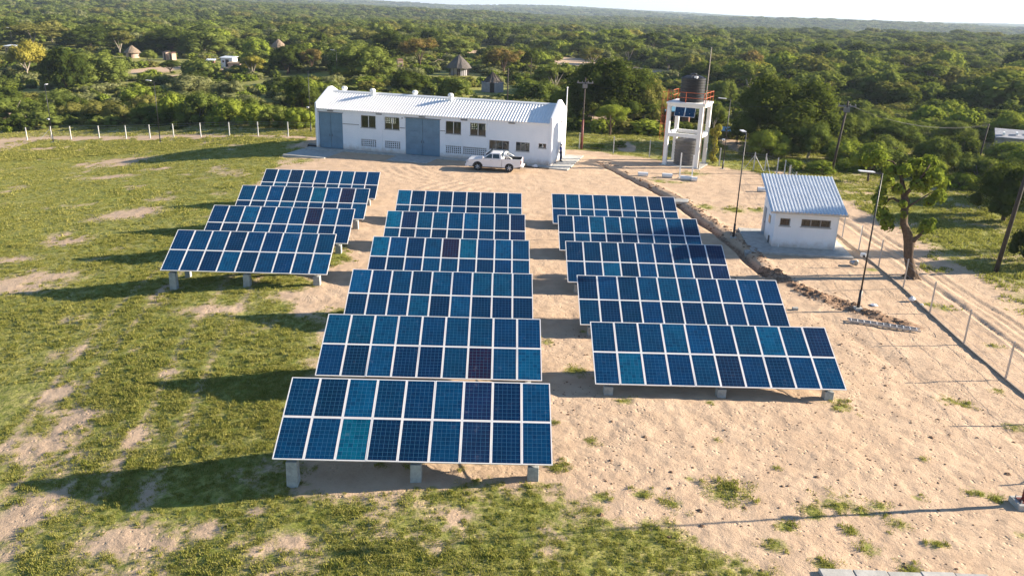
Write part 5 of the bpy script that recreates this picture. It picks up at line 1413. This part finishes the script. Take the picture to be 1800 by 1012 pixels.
SHRUBS = [
    (-84.0, 135.2, 8.0, 4.4, 'mid'), (-77.1, 131.7, 7.3, 3.8, 'mid'), (-69.9, 128.4, 6.3, 3.5, 'olive'), (-64.9, 126.0, 5.8, 3.6, 'olive'), (-59.7, 122.6, 6.2, 3.7, 'olive'),
    (-54.0, 119.4, 5.9, 3.2, 'mid'), (-50.1, 118.6, 5.4, 5.0, 'lime'), (-44.9, 115.0, 7.0, 5.3, 'mid'), (-39.8, 112.3, 6.3, 4.2, 'lime'), (-35.2, 108.5, 5.2, 3.5, 'lime'),
    (-31.1, 105.2, 5.2, 3.2, 'mid'), (-27.3, 103.0, 4.4, 3.0, 'lime'), (-40.6, 109.8, 3.1, 2.0, 'lime'), (-109.6, 175.0, 7.3, 3.5, 'mid'), (-72.5, 156.2, 6.5, 2.7, 'mid'),
    (-81.7, 146.8, 8.2, 3.4, 'mid'), (-60.7, 143.3, 6.0, 2.9, 'mid'), (-40.7, 124.8, 6.9, 3.0, 'grey'), (-42.1, 148.7, 6.2, 2.8, 'mid'), (-29.7, 138.5, 5.7, 2.4, 'grey'),
    (-24.4, 141.0, 5.8, 2.8, 'mid'), (34.2, 83.1, 2.9, 1.5, 'lime'), (30.8, 81.6, 3.5, 1.5, 'lime'), (28.0, 82.6, 2.9, 1.3, 'lime'), (28.8, 105.5, 2.2, 1.7, 'mid'),
    (25.6, 90.0, 2.2, 1.6, 'grey'), (47.8, 85.4, 3.6, 2.4, 'mid'), (48.2, 81.9, 3.5, 2.3, 'dark'), (-46.0, 109.6, 1.8, 1.5, 'dark'), (12.0, 93.9, 1.7, 0.9, 'mid'), (9.2, 92.4, 1.9, 0.6, 'lime'),
    (38, 84, 5, 3.0, 'mid'), (41, 80.5, 4.5, 2.6, 'lime'), (46, 80, 4.6, 2.8, 'mid'), (52, 84, 5.2, 3.2, 'mid'), (54.5, 89.5, 6, 3.2, 'lime'), (36, 88, 5, 3.2, 'lime'), (50, 93, 6.2, 3.4, 'dark'), (41, 91, 5.4, 3.4, 'mid'), (47.5, 74.5, 3.6, 2.2, 'olive'), (53, 78, 4.6, 3.0, 'dark'), (42, 75.5, 3.2, 1.8, 'lime'), (57.5, 93.5, 5.0, 2.6, 'mid'), (35, 95, 4.8, 3, 'olive'),
    (-92, 139, 8, 4, 'mid'), (-100, 146, 9, 4, 'olive'), (-37.0, 114.6, 4.5, 3.6, 'mid'), (-48, 121, 5, 3.4, 'dark'), (-57, 124, 5, 3.4, 'dark'), (-73, 134, 6, 4, 'dark'), (-24.5, 107.5, 4.5, 3.3, 'mid'), (-21.5, 112, 4.5, 3, 'dark'),
]
occupied = []
for i, (x, y, w, h, kind, lab, style) in enumerate(TREES):
    lod = 0 if (w > 5 and math.hypot(x, y) < 125) else 1
    tree(x, y, w, h, kind, lab, style, lod, i % 4)
    occupied.append((x, y, w * .42))
KW = {'mid': 'mid-green', 'olive': 'olive-green', 'lime': 'bright green', 'grey': 'grey-green', 'dark': 'dark green', 'yellow': 'yellowish', 'brown': 'brownish'}
def near_label(x, y, w):
    marks = [(-60.6, 105.6, "the corner lamp post"), (-43.7, 99.1, "the nearer lawn lamp post"), (-21.3, 90, "the long building's left end"), (-53, 103, "the middle of the lawn fence"), (-93, 169.6, "the tall dark tree"), (-118, 199, "the rounded yellow-green tree"),
             (7.3, 91.4, "the red-based pole"), (31.7, 80.9, "the leaning pole"), (26, 80, "the tower fence corner"), (50.5, 88.6, "the distant black pole"), (24.3, 47, "the gnarled tree"), (43.8, 84.8, "the bushy tree beyond the gnarled tree"), (63, 100, "the sheet-roofed house"), (33.9, 77.3, "the large-leafed tree"), (-60, 153, "the grey-green thicket"), (-78, 224, "the white cottage"), (-32, 174, "the large tree beyond the roof")]
    mx, my, nm = min(marks, key=lambda q: math.hypot(q[0] - x, (q[1] - y) * .8))
    side = "left of" if math.atan2(x, y) < math.atan2(mx, my) - .012 else ("right of" if math.atan2(x, y) > math.atan2(mx, my) + .012 else "in line with")
    dd = "just" if math.hypot(mx - x, my - y) < 14 else "well"
    return "%s %s %s %s" % ("small" if w < 4 else ("medium" if w < 5.6 else ("large" if w < 7 else "sprawling")), dd if side != "in line with" else "", side, nm)
for i, (x, y, w, h, kind) in enumerate(SHRUBS):
    if y > 100 and x < -20: place = "bushes growing beyond the fence at the back of the lawn"
    elif x > 20: place = "bushes beyond the fence on the right"
    else: place = "low weeds behind the fence by the red-based pole"
    tree(x, y, w, h, kind, "%s bush, %s%s" % (KW[kind], "", near_label(x, y, w)), 'shrub', 1, i % 4, group=place + ", " + KW[kind], cat="shrub")
    occupied.append((x, y, w * .4))
occ = np.array(occupied)
FRONT_CLEAR = [(-80, 125, 27, 6), (-55, 108, 32, 9)]

def is_clear(x, y):
    """True where no woodland grows"""
    c = np.zeros(np.shape(x), bool)
    for cx, cy, rx, ry in CLEAR_SAND + CLEAR_GRASS:
        c |= ((x - cx) / (rx * 1.02)) ** 2 + ((y - cy) / (ry * 1.05)) ** 2 < 1.0 + .5 * (vnoise(x, y, rx, 71) - .5)
    fl = np.interp(x, [p[0] for p in FENCE_L], [p[1] for p in FENCE_L])
    c |= (x < -20) & (y < fl + np.interp(x, [-140, -70, -50, -20], [14, 15, 9, 5]))
    c |= (x >= -22) & (x < 27) & (y < np.interp(x, [-22, -10, 5, 10, 18, 27], [101, 101, 98, 99, 100, 84]))
    c |= (x >= 25) & (y < 76 - (x - 25) * .35)
    c |= (x >= 20) & (x < 27.5) & (y < 101)
    for hx, hy, hr in ((-116.6, 252, 7), (-79.5, 277, 6), (-13.6, 189.5, 7), (-4.8, 154, 6), (-78, 220, 7), (-103, 243, 7), (-157, 256, 7), (-72, 212, 6), (22, 110, 5), (25.6, 98, 4), (60, 96, 8), (44, 88, 3)):
        c |= np.hypot(x - hx, (y - hy + hr * .4) * .7) < hr
    # lines of sight down the meadows in front of huts
    c |= (np.abs(x + 100 - (y - 200) * -.45) < 9) & (y > 205) & (y < 245)
    return c

def scatter(rng, r0, r1, spacing, az0=-37, az1=37):
    area = math.radians(az1 - az0) * (r1 * r1 - r0 * r0) / 2
    n = int(area / spacing ** 2)
    r = np.sqrt(rng.uniform(r0 * r0, r1 * r1, n)); a = np.radians(rng.uniform(az0, az1, n))
    return r * np.sin(a), r * np.cos(a)

rng = np.random.default_rng(5)
cand = []
def thin_points(x, y, mind):
    """drop points closer than mind to an earlier one (grid hash)"""
    keep = np.ones(len(x), bool); grid = {}
    gx = np.floor(x / mind).astype(int); gy = np.floor(y / mind).astype(int)
    for i in range(len(x)):
        ok = True
        for a in (-1, 0, 1):
            for b in (-1, 0, 1):
                for j in grid.get((gx[i] + a, gy[i] + b), ()):
                    if (x[i] - x[j]) ** 2 + (y[i] - y[j]) ** 2 < mind * mind: ok = False; break
                if not ok: break
            if not ok: break
        if ok: grid.setdefault((gx[i], gy[i]), []).append(i)
        else: keep[i] = False
    return keep
BLOCK = [(t_[0], t_[1], t_[2], -t_[3] * (2.2 if t_[3] > 6 else 1.4)) for t_ in TREES] + [(-116.6, 252, 6, -4), (-79.5, 277, 4, 0), (-13.6, 189.5, 7, 0), (-4.8, 154, 7, 2), (-78, 224, 7, 2), (-103, 246, 6, 0), (-157, 259, 5, 0), (22, 112, 4, 0), (25.6, 99, 3, 2), (63, 100, 7, -3), (-95.6, 219, 10, 8), (23, 235, 22, 12), (36, 214, 14, 8), (-28, 196, 3, 0)]
allx, ally, allw = [], [], []
for r0, r1, sp, w0, w1, md in ((70, 160, 3.4, 3.0, 6.0, 2.7), (160, 330, 4.6, 4.5, 9.5, 3.9), (330, 800, 7.0, 6.5, 12.5, 5.0), (800, 2000, 13.0, 11, 19, 9.0), (2000, 6500, 30.0, 22, 38, 20.0)):
    x, y = scatter(rng, r0, r1, sp)
    az = np.arctan2(x, y)
    left_open = sstep(-.02, -.2, az) * sstep(500, 120, y)
    m = ~is_clear(x, y)
    # patchy cover: denser on the right
    dens = fbm(x, y, r0 * .28, 81)
    m &= dens > (0.20 + .13 * left_open)
    d2 = ((x[:, None] - occ[None, :, 0]) ** 2 + (y[:, None] - occ[None, :, 1]) ** 2)[:, :] if len(x) < 60000 else None
    if d2 is not None: m &= ~(d2 < (occ[None, :, 2] + w0 * .25) ** 2).any(1)
    hc = np.where(az > 0.05, 3.2, 3.0) + (w0 * .25)
    rc = np.hypot(x, y)
    if r0 < 300:
        for hx, hy, hw, al in BLOCK:
            rh = math.hypot(hx, hy); ah = math.atan2(hx, hy)
            hid = (rc < rh - .5) & (np.abs(az - ah) * rc < hw * .5 + w0 * .40) & (rc * CAM_H / (CAM_H - hc) > rh - al)
            m &= ~hid
    x, y = x[m], y[m]
    k = thin_points(x, y, md); x, y = x[k], y[k]
    w = rng.uniform(w0, w1, len(x)) * (0.70 + .5 * fbm(x, y, r0 * .5, 83)) * np.where(rng.random(len(x)) < .10, 1.45, 1.0)
    allx.append(x); ally.append(y); allw.append(w)
X = np.concatenate(allx); Y = np.concatenate(ally); Wd = np.concatenate(allw)
r = np.hypot(X, Y)
Hh = Wd * rng.uniform(.50, .85, len(X)); Hh = np.minimum(Hh, rng.uniform(5.5, 9.5, len(X)) * np.where(r > 2000, 1.3, 1)); Hh = np.maximum(Hh, 1.6)
low = (r < 160) & (rng.random(len(X)) < .45); Hh[low] *= .65
rank = np.argsort(-(Wd / r))
az = np.arctan2(X, Y)
inview = np.abs(az) < R(34.5)
first = [i for i in rank if inview[i]][:500]
nt, ns = 0, 0
singles = set()
for i in first:
    shr = Hh[i] < 2.9
    if shr and ns >= 200: continue
    if not shr and nt >= 245: continue
    if shr: ns += 1
    else: nt += 1
    singles.add(int(i))
def kind_for(i):
    q = fbm(np.array([X[i]]), np.array([Y[i]]), 30, 91)[0]; u = rng.random()
    if X[i] > 25 and Y[i] < 130 and u < .55: return 'lime' if u < .25 else 'mid'
    if u < .26: return 'dark'
    if u < .64: return 'mid'
    if u < .80: return 'olive'
    if u < .88: return 'grey' if X[i] < 20 else 'lime'
    if u < .98: return 'lime'
    return 'olive' if Y[i] < 150 else ('brown' if u < .99 else 'yellow')
PLACES = [(120, "behind the corner lamp post"), (300, "beyond the lawn fence"), (450, "around the white cottage"), (560, "left of the long building"), (720, "behind the long roof's left half"), (880, "around the big round huts"),
          (1000, "behind the long roof's right end"), (1150, "by the red-based pole"), (1260, "behind the water tower"), (1400, "behind the huge domed tree"), (1500, "behind the pump house"), (1650, "beyond the gnarled tree"), (9999, "around the sheet-roofed house")]
for i in sorted(singles):
    k = kind_for(i); x, y = float(X[i]), float(Y[i])
    shr = Hh[i] < 2.9
    u_ = 900 + 1420 * math.tan(math.atan2(x, y)) - 60
    place = next(nm for lim, nm in PLACES if u_ < lim)
    rr_ = math.hypot(x, y)
    depth = "in the first row" if rr_ < 112 else ("a little way back" if rr_ < 135 else ("midway back" if rr_ < 165 else ("deep in the wood" if rr_ < 215 else "far back")))
    wid = Wd[i]; size = "small" if wid < 4.2 else ("medium-sized" if wid < 6.2 else ("broad" if wid < 8.5 else "very broad"))
    st = 'shrub' if shr else random.choice(['dome', 'dome', 'umbrella', 'round', 'shrub'])
    shape = {'dome': 'domed', 'umbrella': 'flat-topped', 'round': 'round', 'shrub': 'low-skirted'}[st]
    lab = "%s %s%s %s %s %s" % (size, "" if shr else shape + " ", KW[k], "bush" if shr else "tree", depth, place)
    gp = ("wild bushes " if shr else "woodland trees ") + place
    tree(x, y, float(Wd[i]) * 1.12, float(Hh[i]), k, lab, st, 1 if r[i] < 130 else 2, int(i) % 4, group=gp, cat="shrub" if shr else "tree")

# the rest of the wood: one object, crowns instanced on points
def point_cloud_mesh(name, P_, scale, rot, idx):
    me = bpy.data.meshes.new(name)
    me.vertices.add(len(P_)); me.vertices.foreach_set("co", P_.astype(np.float32).ravel())
    for nm, arr, ty in (("scl", scale, 'FLOAT_VECTOR'), ("rotz", rot, 'FLOAT'), ("idx", idx, 'INT')):
        a = me.attributes.new(nm, ty, 'POINT')
        if ty == 'FLOAT_VECTOR': a.data.foreach_set("vector", arr.astype(np.float32).ravel())
        else: a.data.foreach_set("value", arr.astype(np.float32 if ty == 'FLOAT' else np.int32))
    me.update()
    return me
def instancer(name, me, sources, label=None):
    o = bpy.data.objects.new(name, me); COL.objects.link(o); tag(o, label, kind="stuff")
    ng = bpy.data.node_groups.new(name + "_points", 'GeometryNodeTree')
    ng.interface.new_socket("Geometry", in_out='INPUT', socket_type='NodeSocketGeometry')
    ng.interface.new_socket("Geometry", in_out='OUTPUT', socket_type='NodeSocketGeometry')
    n = ng.nodes; l = ng.links
    gi = n.new("NodeGroupInput"); go = n.new("NodeGroupOutput")
    m2p = n.new("GeometryNodeMeshToPoints"); l.new(gi.outputs[0], m2p.inputs[0])
    inst = n.new("GeometryNodeInstanceOnPoints"); l.new(m2p.outputs[0], inst.inputs["Points"])
    j = n.new("GeometryNodeJoinGeometry")
    for s in reversed(sources):
        oi = n.new("GeometryNodeObjectInfo"); oi.transform_space = 'ORIGINAL'; oi.inputs["Object"].default_value = s; oi.inputs["As Instance"].default_value = True
        l.new(oi.outputs["Geometry"], j.inputs[0])
    l.new(j.outputs[0], inst.inputs["Instance"])
    inst.inputs["Pick Instance"].default_value = True
    def na(nm, ty):
        a = n.new("GeometryNodeInputNamedAttribute"); a.data_type = ty; a.inputs[0].default_value = nm; return a.outputs["Attribute"]
    l.new(na("idx", 'INT'), inst.inputs["Instance Index"])
    l.new(na("scl", 'FLOAT_VECTOR'), inst.inputs["Scale"])
    cx = n.new("ShaderNodeCombineXYZ"); l.new(na("rotz", 'FLOAT'), cx.inputs[2])
    er = n.new("FunctionNodeEulerToRotation"); l.new(cx.outputs[0], er.inputs[0]); l.new(er.outputs[0], inst.inputs["Rotation"])
    l.new(inst.outputs[0], go.inputs[0])
    md = o.modifiers.new("scatter", 'NODES'); md.node_group = ng
    return o
HID = bpy.data.collections.new("source_meshes")
SC.collection.children.link(HID)
def source(name, me):
    o = bpy.data.objects.new(name, me); HID.objects.link(o); o.hide_render = True; o["kind"] = "helper"; return o
src = []
for st, k, v in (('dome', 'dark', 0), ('dome', 'mid', 1), ('umbrella', 'olive', 2), ('dome', 'mid', 3), ('round', 'mid', 0), ('umbrella', 'mid', 1), ('shrub', 'lime', 2), ('dome', 'dark', 2), ('dome', 'grey', 1), ('umbrella', 'mid', 0), ('shrub', 'dark', 1), ('dome', 'mid', 0)):
    src.append(source("leaf_crown", crown_mesh(st, v, 2, k)))
for st, k, v in (('dome', 'dark', 0), ('dome', 'mid', 1), ('dome', 'olive', 2), ('umbrella', 'mid', 3)):
    src.append(source("leaf_crown", crown_mesh(st, v, 3, k)))
rest = np.array([i for i in range(len(X)) if i not in singles])
zr = macro(X[rest], Y[rest])
PP = np.stack([X[rest], Y[rest], zr - .25], -1)
S_ = np.stack([Wd[rest] * 1.18, Wd[rest] * 1.18, Hh[rest]], -1)
idx = rng.integers(0, 12, len(rest)); far = r[rest] > 1500; idx[far] = rng.integers(12, 16, far.sum())
instancer("woodland", point_cloud_mesh("woodland", PP, S_, rng.uniform(0, 6.28, len(rest)), idx), src, "dense savanna woodland covering the plain to the horizon")

# ---- the gnarled tree by the fence
def gnarled():
    bx, by = 24.31, 47.01
    rt = empty("gnarled_tree", (bx, by, gz(bx, by) - .02)); tag(rt, "gnarled pollarded tree with thick crooked trunk and leafy tufts just outside the right fence", "tree")
    T_ = [(-.0, 0, -.2), (-.02, .0, .15), (-.16, 0, .6), (-.43, 0, 1.36), (-.5, .1, 2.2), (-.75, .1, 2.8), (-1.08, .1, 3.37), (-1.12, .15, 4.1), (-1.19, .2, 4.73), (-1.36, .3, 5.32), (-1.69, .4, 6.44)]
    m = MB(); m.tube(T_, [.50, .38, .29, .26, .31, .24, .20, .18, .21, .14, .07], 14)
    rr = random.Random(3); m.v = [(a + rr.uniform(-.045, .045), b + rr.uniform(-.045, .045), c) for a, b, c in m.v]
    for a in range(6):
        an = a * 1.05 + .3
        m.tube([(.62 * math.cos(an), .62 * math.sin(an), -.12), (.30 * math.cos(an), .30 * math.sin(an), .10), (-.05 + .12 * math.cos(an), .12 * math.sin(an), .55)], [.07, .15, .12], 7)
    tr = m.build("trunk", M['bark'], rt, smooth=True)
    for B_, r0 in (([(-.48, .05, 2.05), (-.25, -.05, 2.5), (-.08, -.2, 2.78), (.16, -.3, 3.37)], .17), ([(-1.3, .2, 5.0), (-1.06, -.1, 5.6), (-.71, -.4, 6.4), (-.45, -.4, 7.03)], .13),
                   ([(-1.2, .2, 4.5), (-1.82, .4, 4.8), (-2.49, .5, 4.61)], .10), ([(-1.4, .3, 5.3), (-2.23, -.5, 5.59), (-2.86, -.8, 5.8)], .09), ([(-1.69, .4, 6.4), (-2.18, .5, 6.94), (-2.9, .6, 7.1)], .08),
                   ([(-2.0, .45, 4.75), (-2.3, .4, 4.2), (-2.1, .3, 3.6)], .06), ([(-1.1, .1, 4.3), (-.6, .1, 4.7), (.4, .3, 5.3)], .09)):
        k = len(B_); MB().tube(B_, [r0 * (1 - .75 * q / (k - 1)) for q in range(k)], 8).build("limb", M['bark'], tr, smooth=True)
    CL = [(-2.46, .3, 3.97, .42), (-1.95, .2, 3.15, .34), (-2.65, .4, 4.7, .42), (-2.15, .1, 3.55, .42), (.16, -.3, 3.30, .38), (-.02, -.3, 3.05, .26), (.35, -.3, 3.6, .26), (-.13, -.4, 6.24, .55), (-.89, .3, 6.75, .5), (.86, .4, 5.78, .42), (-.05, .6, 6.93, .48),
          (-2.9, -.8, 6.03, .36), (-2.13, -.6, 5.55, .32), (-3.01, .6, 7.17, .42), (-2.29, .4, 6.42, .4), (-1.79, -.3, 6.57, .38), (-.95, -.4, 5.75, .38), (-3.55, .8, 6.91, .42), (.79, .3, 5.01, .42), (-1.3, -.2, 3.93, .2), (-1.45, -.2, 4.6, .24),
          (-.3, .1, 5.6, .42), (.3, .2, 6.3, .42), (.2, .1, 4.7, .3), (-.5, .3, 6.2, .4), (-2.6, .4, 5.2, .3)]
    tw_ = MB(); r3 = random.Random(8)
    for c in CL:
        for q in range(5):
            d = Vector((r3.uniform(-1, 1), r3.uniform(-1, 1), r3.uniform(-.4, 1))).normalized() * c[3] * 1.0
            tw_.tube([(c[0], c[1], c[2] - c[3] * .4), (c[0] + d.x * .5, c[1] + d.y * .5, c[2] + d.z * .3), (c[0] + d.x, c[1] + d.y, c[2] + d.z * .8)], [.022, .014, .006], 4)
    tw_.build("twigs", M['bark'], rt)["kind"] = "stuff"
    me = leaf_cloud("foliage", [c[:3] for c in CL], [(c[3],) * 3 for c in CL], 3300, .12, 9, LEAF['lime'], up=.2, core=0)
    new_obj("foliage", me, rt)
gnarled()
# ---- young banana-like plant by the tower
def tall_plant():
    x, y = 20.6, 84.6
    rt = empty("young_tree", (x, y, gz(x, y))); tag(rt, "slender young yellow-green tree just right of the water tower", "tree")
    MB().tube([(0, 0, -.1), (.02, 0, 1.5), (0, 0, 3.2)], [.06, .05, .03], 8).build("trunk", M['pale_bark'], rt, smooth=True)
    new_obj("foliage", leaf_cloud("foliage", [(0, 0, 3.2), (.2, 0, 3.7), (-.25, .1, 3.3), (0, 0, 2.3), (.15, .1, 1.4), (-.15, 0, .8), (.1, 0, .4)], [(.5, .5, .5), (.35, .35, .4), (.35, .35, .35), (.28, .28, .5), (.3, .3, .5), (.32, .32, .4), (.35, .35, .35)], 1500, .10, 4, LEAF['yellow'], core=.4), rt)
tall_plant()

# ------------------------------------------------------------------ grass, weeds and clods
def tuft_mesh(name, n, rad, h, w, seed, lean=.45):
    rg = np.random.default_rng(seed)
    a = rg.uniform(0, 6.283, n); rr = rad * np.sqrt(rg.random(n)); bx = rr * np.cos(a); by = rr * np.sin(a)
    hh = h * (0.5 + .8 * rg.random(n)); la = rg.uniform(0, 6.283, n); ll = hh * lean * (0.3 + rg.random(n))
    wa = rg.uniform(0, 6.283, n); ww = w * (0.6 + .8 * rg.random(n))
    V = np.zeros((n, 5, 3))
    dx, dy = np.cos(wa) * ww, np.sin(wa) * ww
    V[:, 0] = np.stack([bx - dx, by - dy, np.full(n, -.03)], -1); V[:, 1] = np.stack([bx + dx, by + dy, np.full(n, -.03)], -1)
    mx, my = bx + np.cos(la) * ll * .4, by + np.sin(la) * ll * .4
    V[:, 2] = np.stack([mx + dx * .8, my + dy * .8, hh * .6], -1); V[:, 3] = np.stack([mx - dx * .8, my - dy * .8, hh * .6], -1)
    V[:, 4] = np.stack([bx + np.cos(la) * ll, by + np.sin(la) * ll, hh], -1)
    fs = []
    for k in range(n):
        b = 5 * k; fs += [(b, b + 1, b + 2, b + 3), (b + 3, b + 2, b + 4)]
    me = bpy.data.meshes.new(name); me.from_pydata(V.reshape(-1, 3).tolist(), [], fs); me.update()
    at = me.attributes.new("tint", 'FLOAT', 'POINT'); at.data.foreach_set("value", np.repeat(rg.random(n), 5).astype(np.float32))
    me.materials.append(GRASS_M)
    return me
gsrc = [source("grass_tuft", tuft_mesh("grass_tuft", 30, .19, .045, .009, k, .9)) for k in range(3)] + \
       [source("grass_tuft", tuft_mesh("grass_tuft", 34, .15, .085, .011, 9 + k, .8)) for k in range(2)] + \
       [source("grass_tuft", tuft_mesh("grass_tuft", 24, .25, .07, .020, 20 + k, .9)) for k in range(2)]
def grass_points(x0, x1, y0, y1, dens, seed, size=1.0, idxs=(0, 1, 2, 3)):
    rg = np.random.default_rng(seed)
    n = int((x1 - x0) * (y1 - y0) * dens)
    x = rg.uniform(x0, x1, n); y = rg.uniform(y0, y1, n)
    m = np.abs(np.arctan2(x, y)) < R(36); x, y = x[m], y[m]
    g = grass_cover(x, y); m = rg.random(len(x)) < g ** 1.15; x, y, g = x[m], y[m], g[m]
    lush = fbm(x, y, 3.0, 95)
    s = size * (0.55 + .9 * lush) * rg.uniform(.6, 1.35, len(x))
    zz = ground_z(x, y)
    return np.stack([x, y, zz], -1), np.stack([s * 1.15, s * 1.15, s * rg.uniform(.7, 1.5, len(x))], -1), rg.uniform(0, 6.28, len(x)), rg.choice(idxs, len(x))
parts = [grass_points(-20, 22, 13, 32, 62, 1, .72), grass_points(-40, 3, 32, 55, 30, 2, .82), grass_points(-66, -4, 55, 100, 11, 3, 1.0, (0, 1, 2, 5)),
         grass_points(3, 24, 32, 92, 6.0, 4, 1.1), grass_points(24, 62, 28, 90, 9, 5, 1.4, (3, 4, 5, 6)), grass_points(-100, 26, 92, 135, 6.5, 6, 1.35, (3, 4, 5, 6)), grass_points(22, 90, 85, 140, 3.0, 7, 2.0, (3, 4, 5, 6))]
gp = [np.concatenate([p[k] for p in parts]) for k in range(4)]
gp[3] = gp[3].astype(np.int32)
instancer("grass", point_cloud_mesh("grass", gp[0], gp[1], gp[2], gp[3]), gsrc, "patchy turf and weeds over the lawn and verges")
print("grass tufts", len(gp[0]), "woodland", len(rest), "single trees", nt, ns)

# low scrub filling the meadows between the trees
ux, uy = scatter(rng, 104, 320, 2.6, -36, 36)
um = (fbm(ux, uy, 16, 201) > .33) & ~((ux > -24) & (uy < 104)) & (grass_cover(ux, uy) > .3)
flu = np.interp(ux, [p[0] for p in FENCE_L], [p[1] for p in FENCE_L])
um &= ~((ux < -20) & (uy < flu + 9)); ux, uy = ux[um], uy[um]
for hx, hy, hr in ((-116.6, 252, 8), (-79.5, 277, 6), (-13.6, 189.5, 8), (-4.8, 154, 7), (-78, 218, 9), (-103, 243, 8), (-157, 256, 7), (63, 98, 8), (25.6, 96, 6), (-95.6, 215, 9)):
    um = np.hypot(ux - hx, (uy - hy + hr * .5) * .6) > hr; ux, uy = ux[um], uy[um]
usrc = [source("leaf_crown", crown_mesh('shrub', v, 3, k)) for v, k in ((0, 'mid'), (1, 'olive'), (2, 'lime'), (3, 'grey'), (1, 'dark'))]
uw = rng.gamma(3.0, .7, len(ux)) + .7
instancer("undergrowth", point_cloud_mesh("undergrowth", np.stack([ux, uy, macro(ux, uy) - .1], -1), np.stack([uw, uw, np.minimum(uw * rng.uniform(.4, .8, len(ux)), 2.3)], -1), rng.uniform(0, 6.28, len(ux)), rng.integers(0, 5, len(ux))), usrc, "low scrub scattered through the meadows")

def clod_mesh(seed):
    rr = random.Random(seed); m = MB()
    m.lathe([(.05, -.5), (.85, -.35), (1, .1), (.7, .5), (.1, .7)], 7)
    m.v = [(a * (1 + rr.uniform(-.3, .3)), b * (1 + rr.uniform(-.3, .3)), c * (1 + rr.uniform(-.3, .3))) for a, b, c in m.v]
    me = m.mesh("soil_clod"); me.materials.append(M['clod']); return me
csrc = [source("soil_clod", clod_mesh(k)) for k in range(4)]
rg = np.random.default_rng(77)
cx, cy = [], []
for line, off, wd, dn in ((TRENCH, .95, .6, 14), (SPOIL2, 0, .7, 45)):
    for (ax, ay), (bx, by) in zip(line[:-1], line[1:]):
        L = math.hypot(bx - ax, by - ay); k = int(L * dn * (0.35 if ay > 70 else 1)); t = rg.random(k); o_ = off + rg.normal(0, wd * .6, k)
        nx_, ny_ = (-(by - ay) / L, (bx - ax) / L)
        if nx_ < 0 and off: nx_, ny_ = -nx_, -ny_
        cx.append(ax + (bx - ax) * t + nx_ * o_); cy.append(ay + (by - ay) * t + ny_ * o_)
for cxx, cyy, rad, k in ((13, 27, 6, 160), (10, 23, 5, 150), (5, 24, 4, 90), (17, 30, 4, 120), (3, 35, 2, 60), (2.5, 29, 1.5, 70), (16, 36, 3, 120), (12.5, 45, 2.5, 50)):
    a = rg.uniform(0, 6.28, k); q = rad * np.sqrt(rg.random(k)); cx.append(cxx + q * np.cos(a)); cy.append(cyy + q * np.sin(a))
cx = np.concatenate(cx); cy = np.concatenate(cy)
s = np.concatenate([rg.gamma(1.6, .026, len(cx) - 820), rg.gamma(2.0, .009, 820)]) + .012
s = np.minimum(s, .22)
instancer("soil_clods", point_cloud_mesh("soil_clods", np.stack([cx, cy, ground_z(cx, cy)], -1), np.stack([s, s, s * .8], -1), rg.uniform(0, 6.28, len(cx)), rg.integers(0, 4, len(cx))), csrc, "loose clods of soil along the trench and over the sand")

# ------------------------------------------------------------------ haze
def haze():
    o = MB().box(-14000, 14000, -14000, 14500, -60, 160).build("haze", bpy.data.materials.new("haze_air"))
    mt = o.data.materials[0]; mt.use_nodes = True; nt_ = mt.node_tree; nt_.nodes.clear()
    out = nt_.nodes.new("ShaderNodeOutputMaterial"); pv = nt_.nodes.new("ShaderNodeVolumePrincipled")
    pv.inputs["Color"].default_value = (0.66, 0.80, 1.0, 1); pv.inputs["Density"].default_value = 0.00014; pv.inputs["Anisotropy"].default_value = 0.2
    nt_.links.new(pv.outputs[0], out.inputs["Volume"])
    tag(o, kind="stuff")
haze()
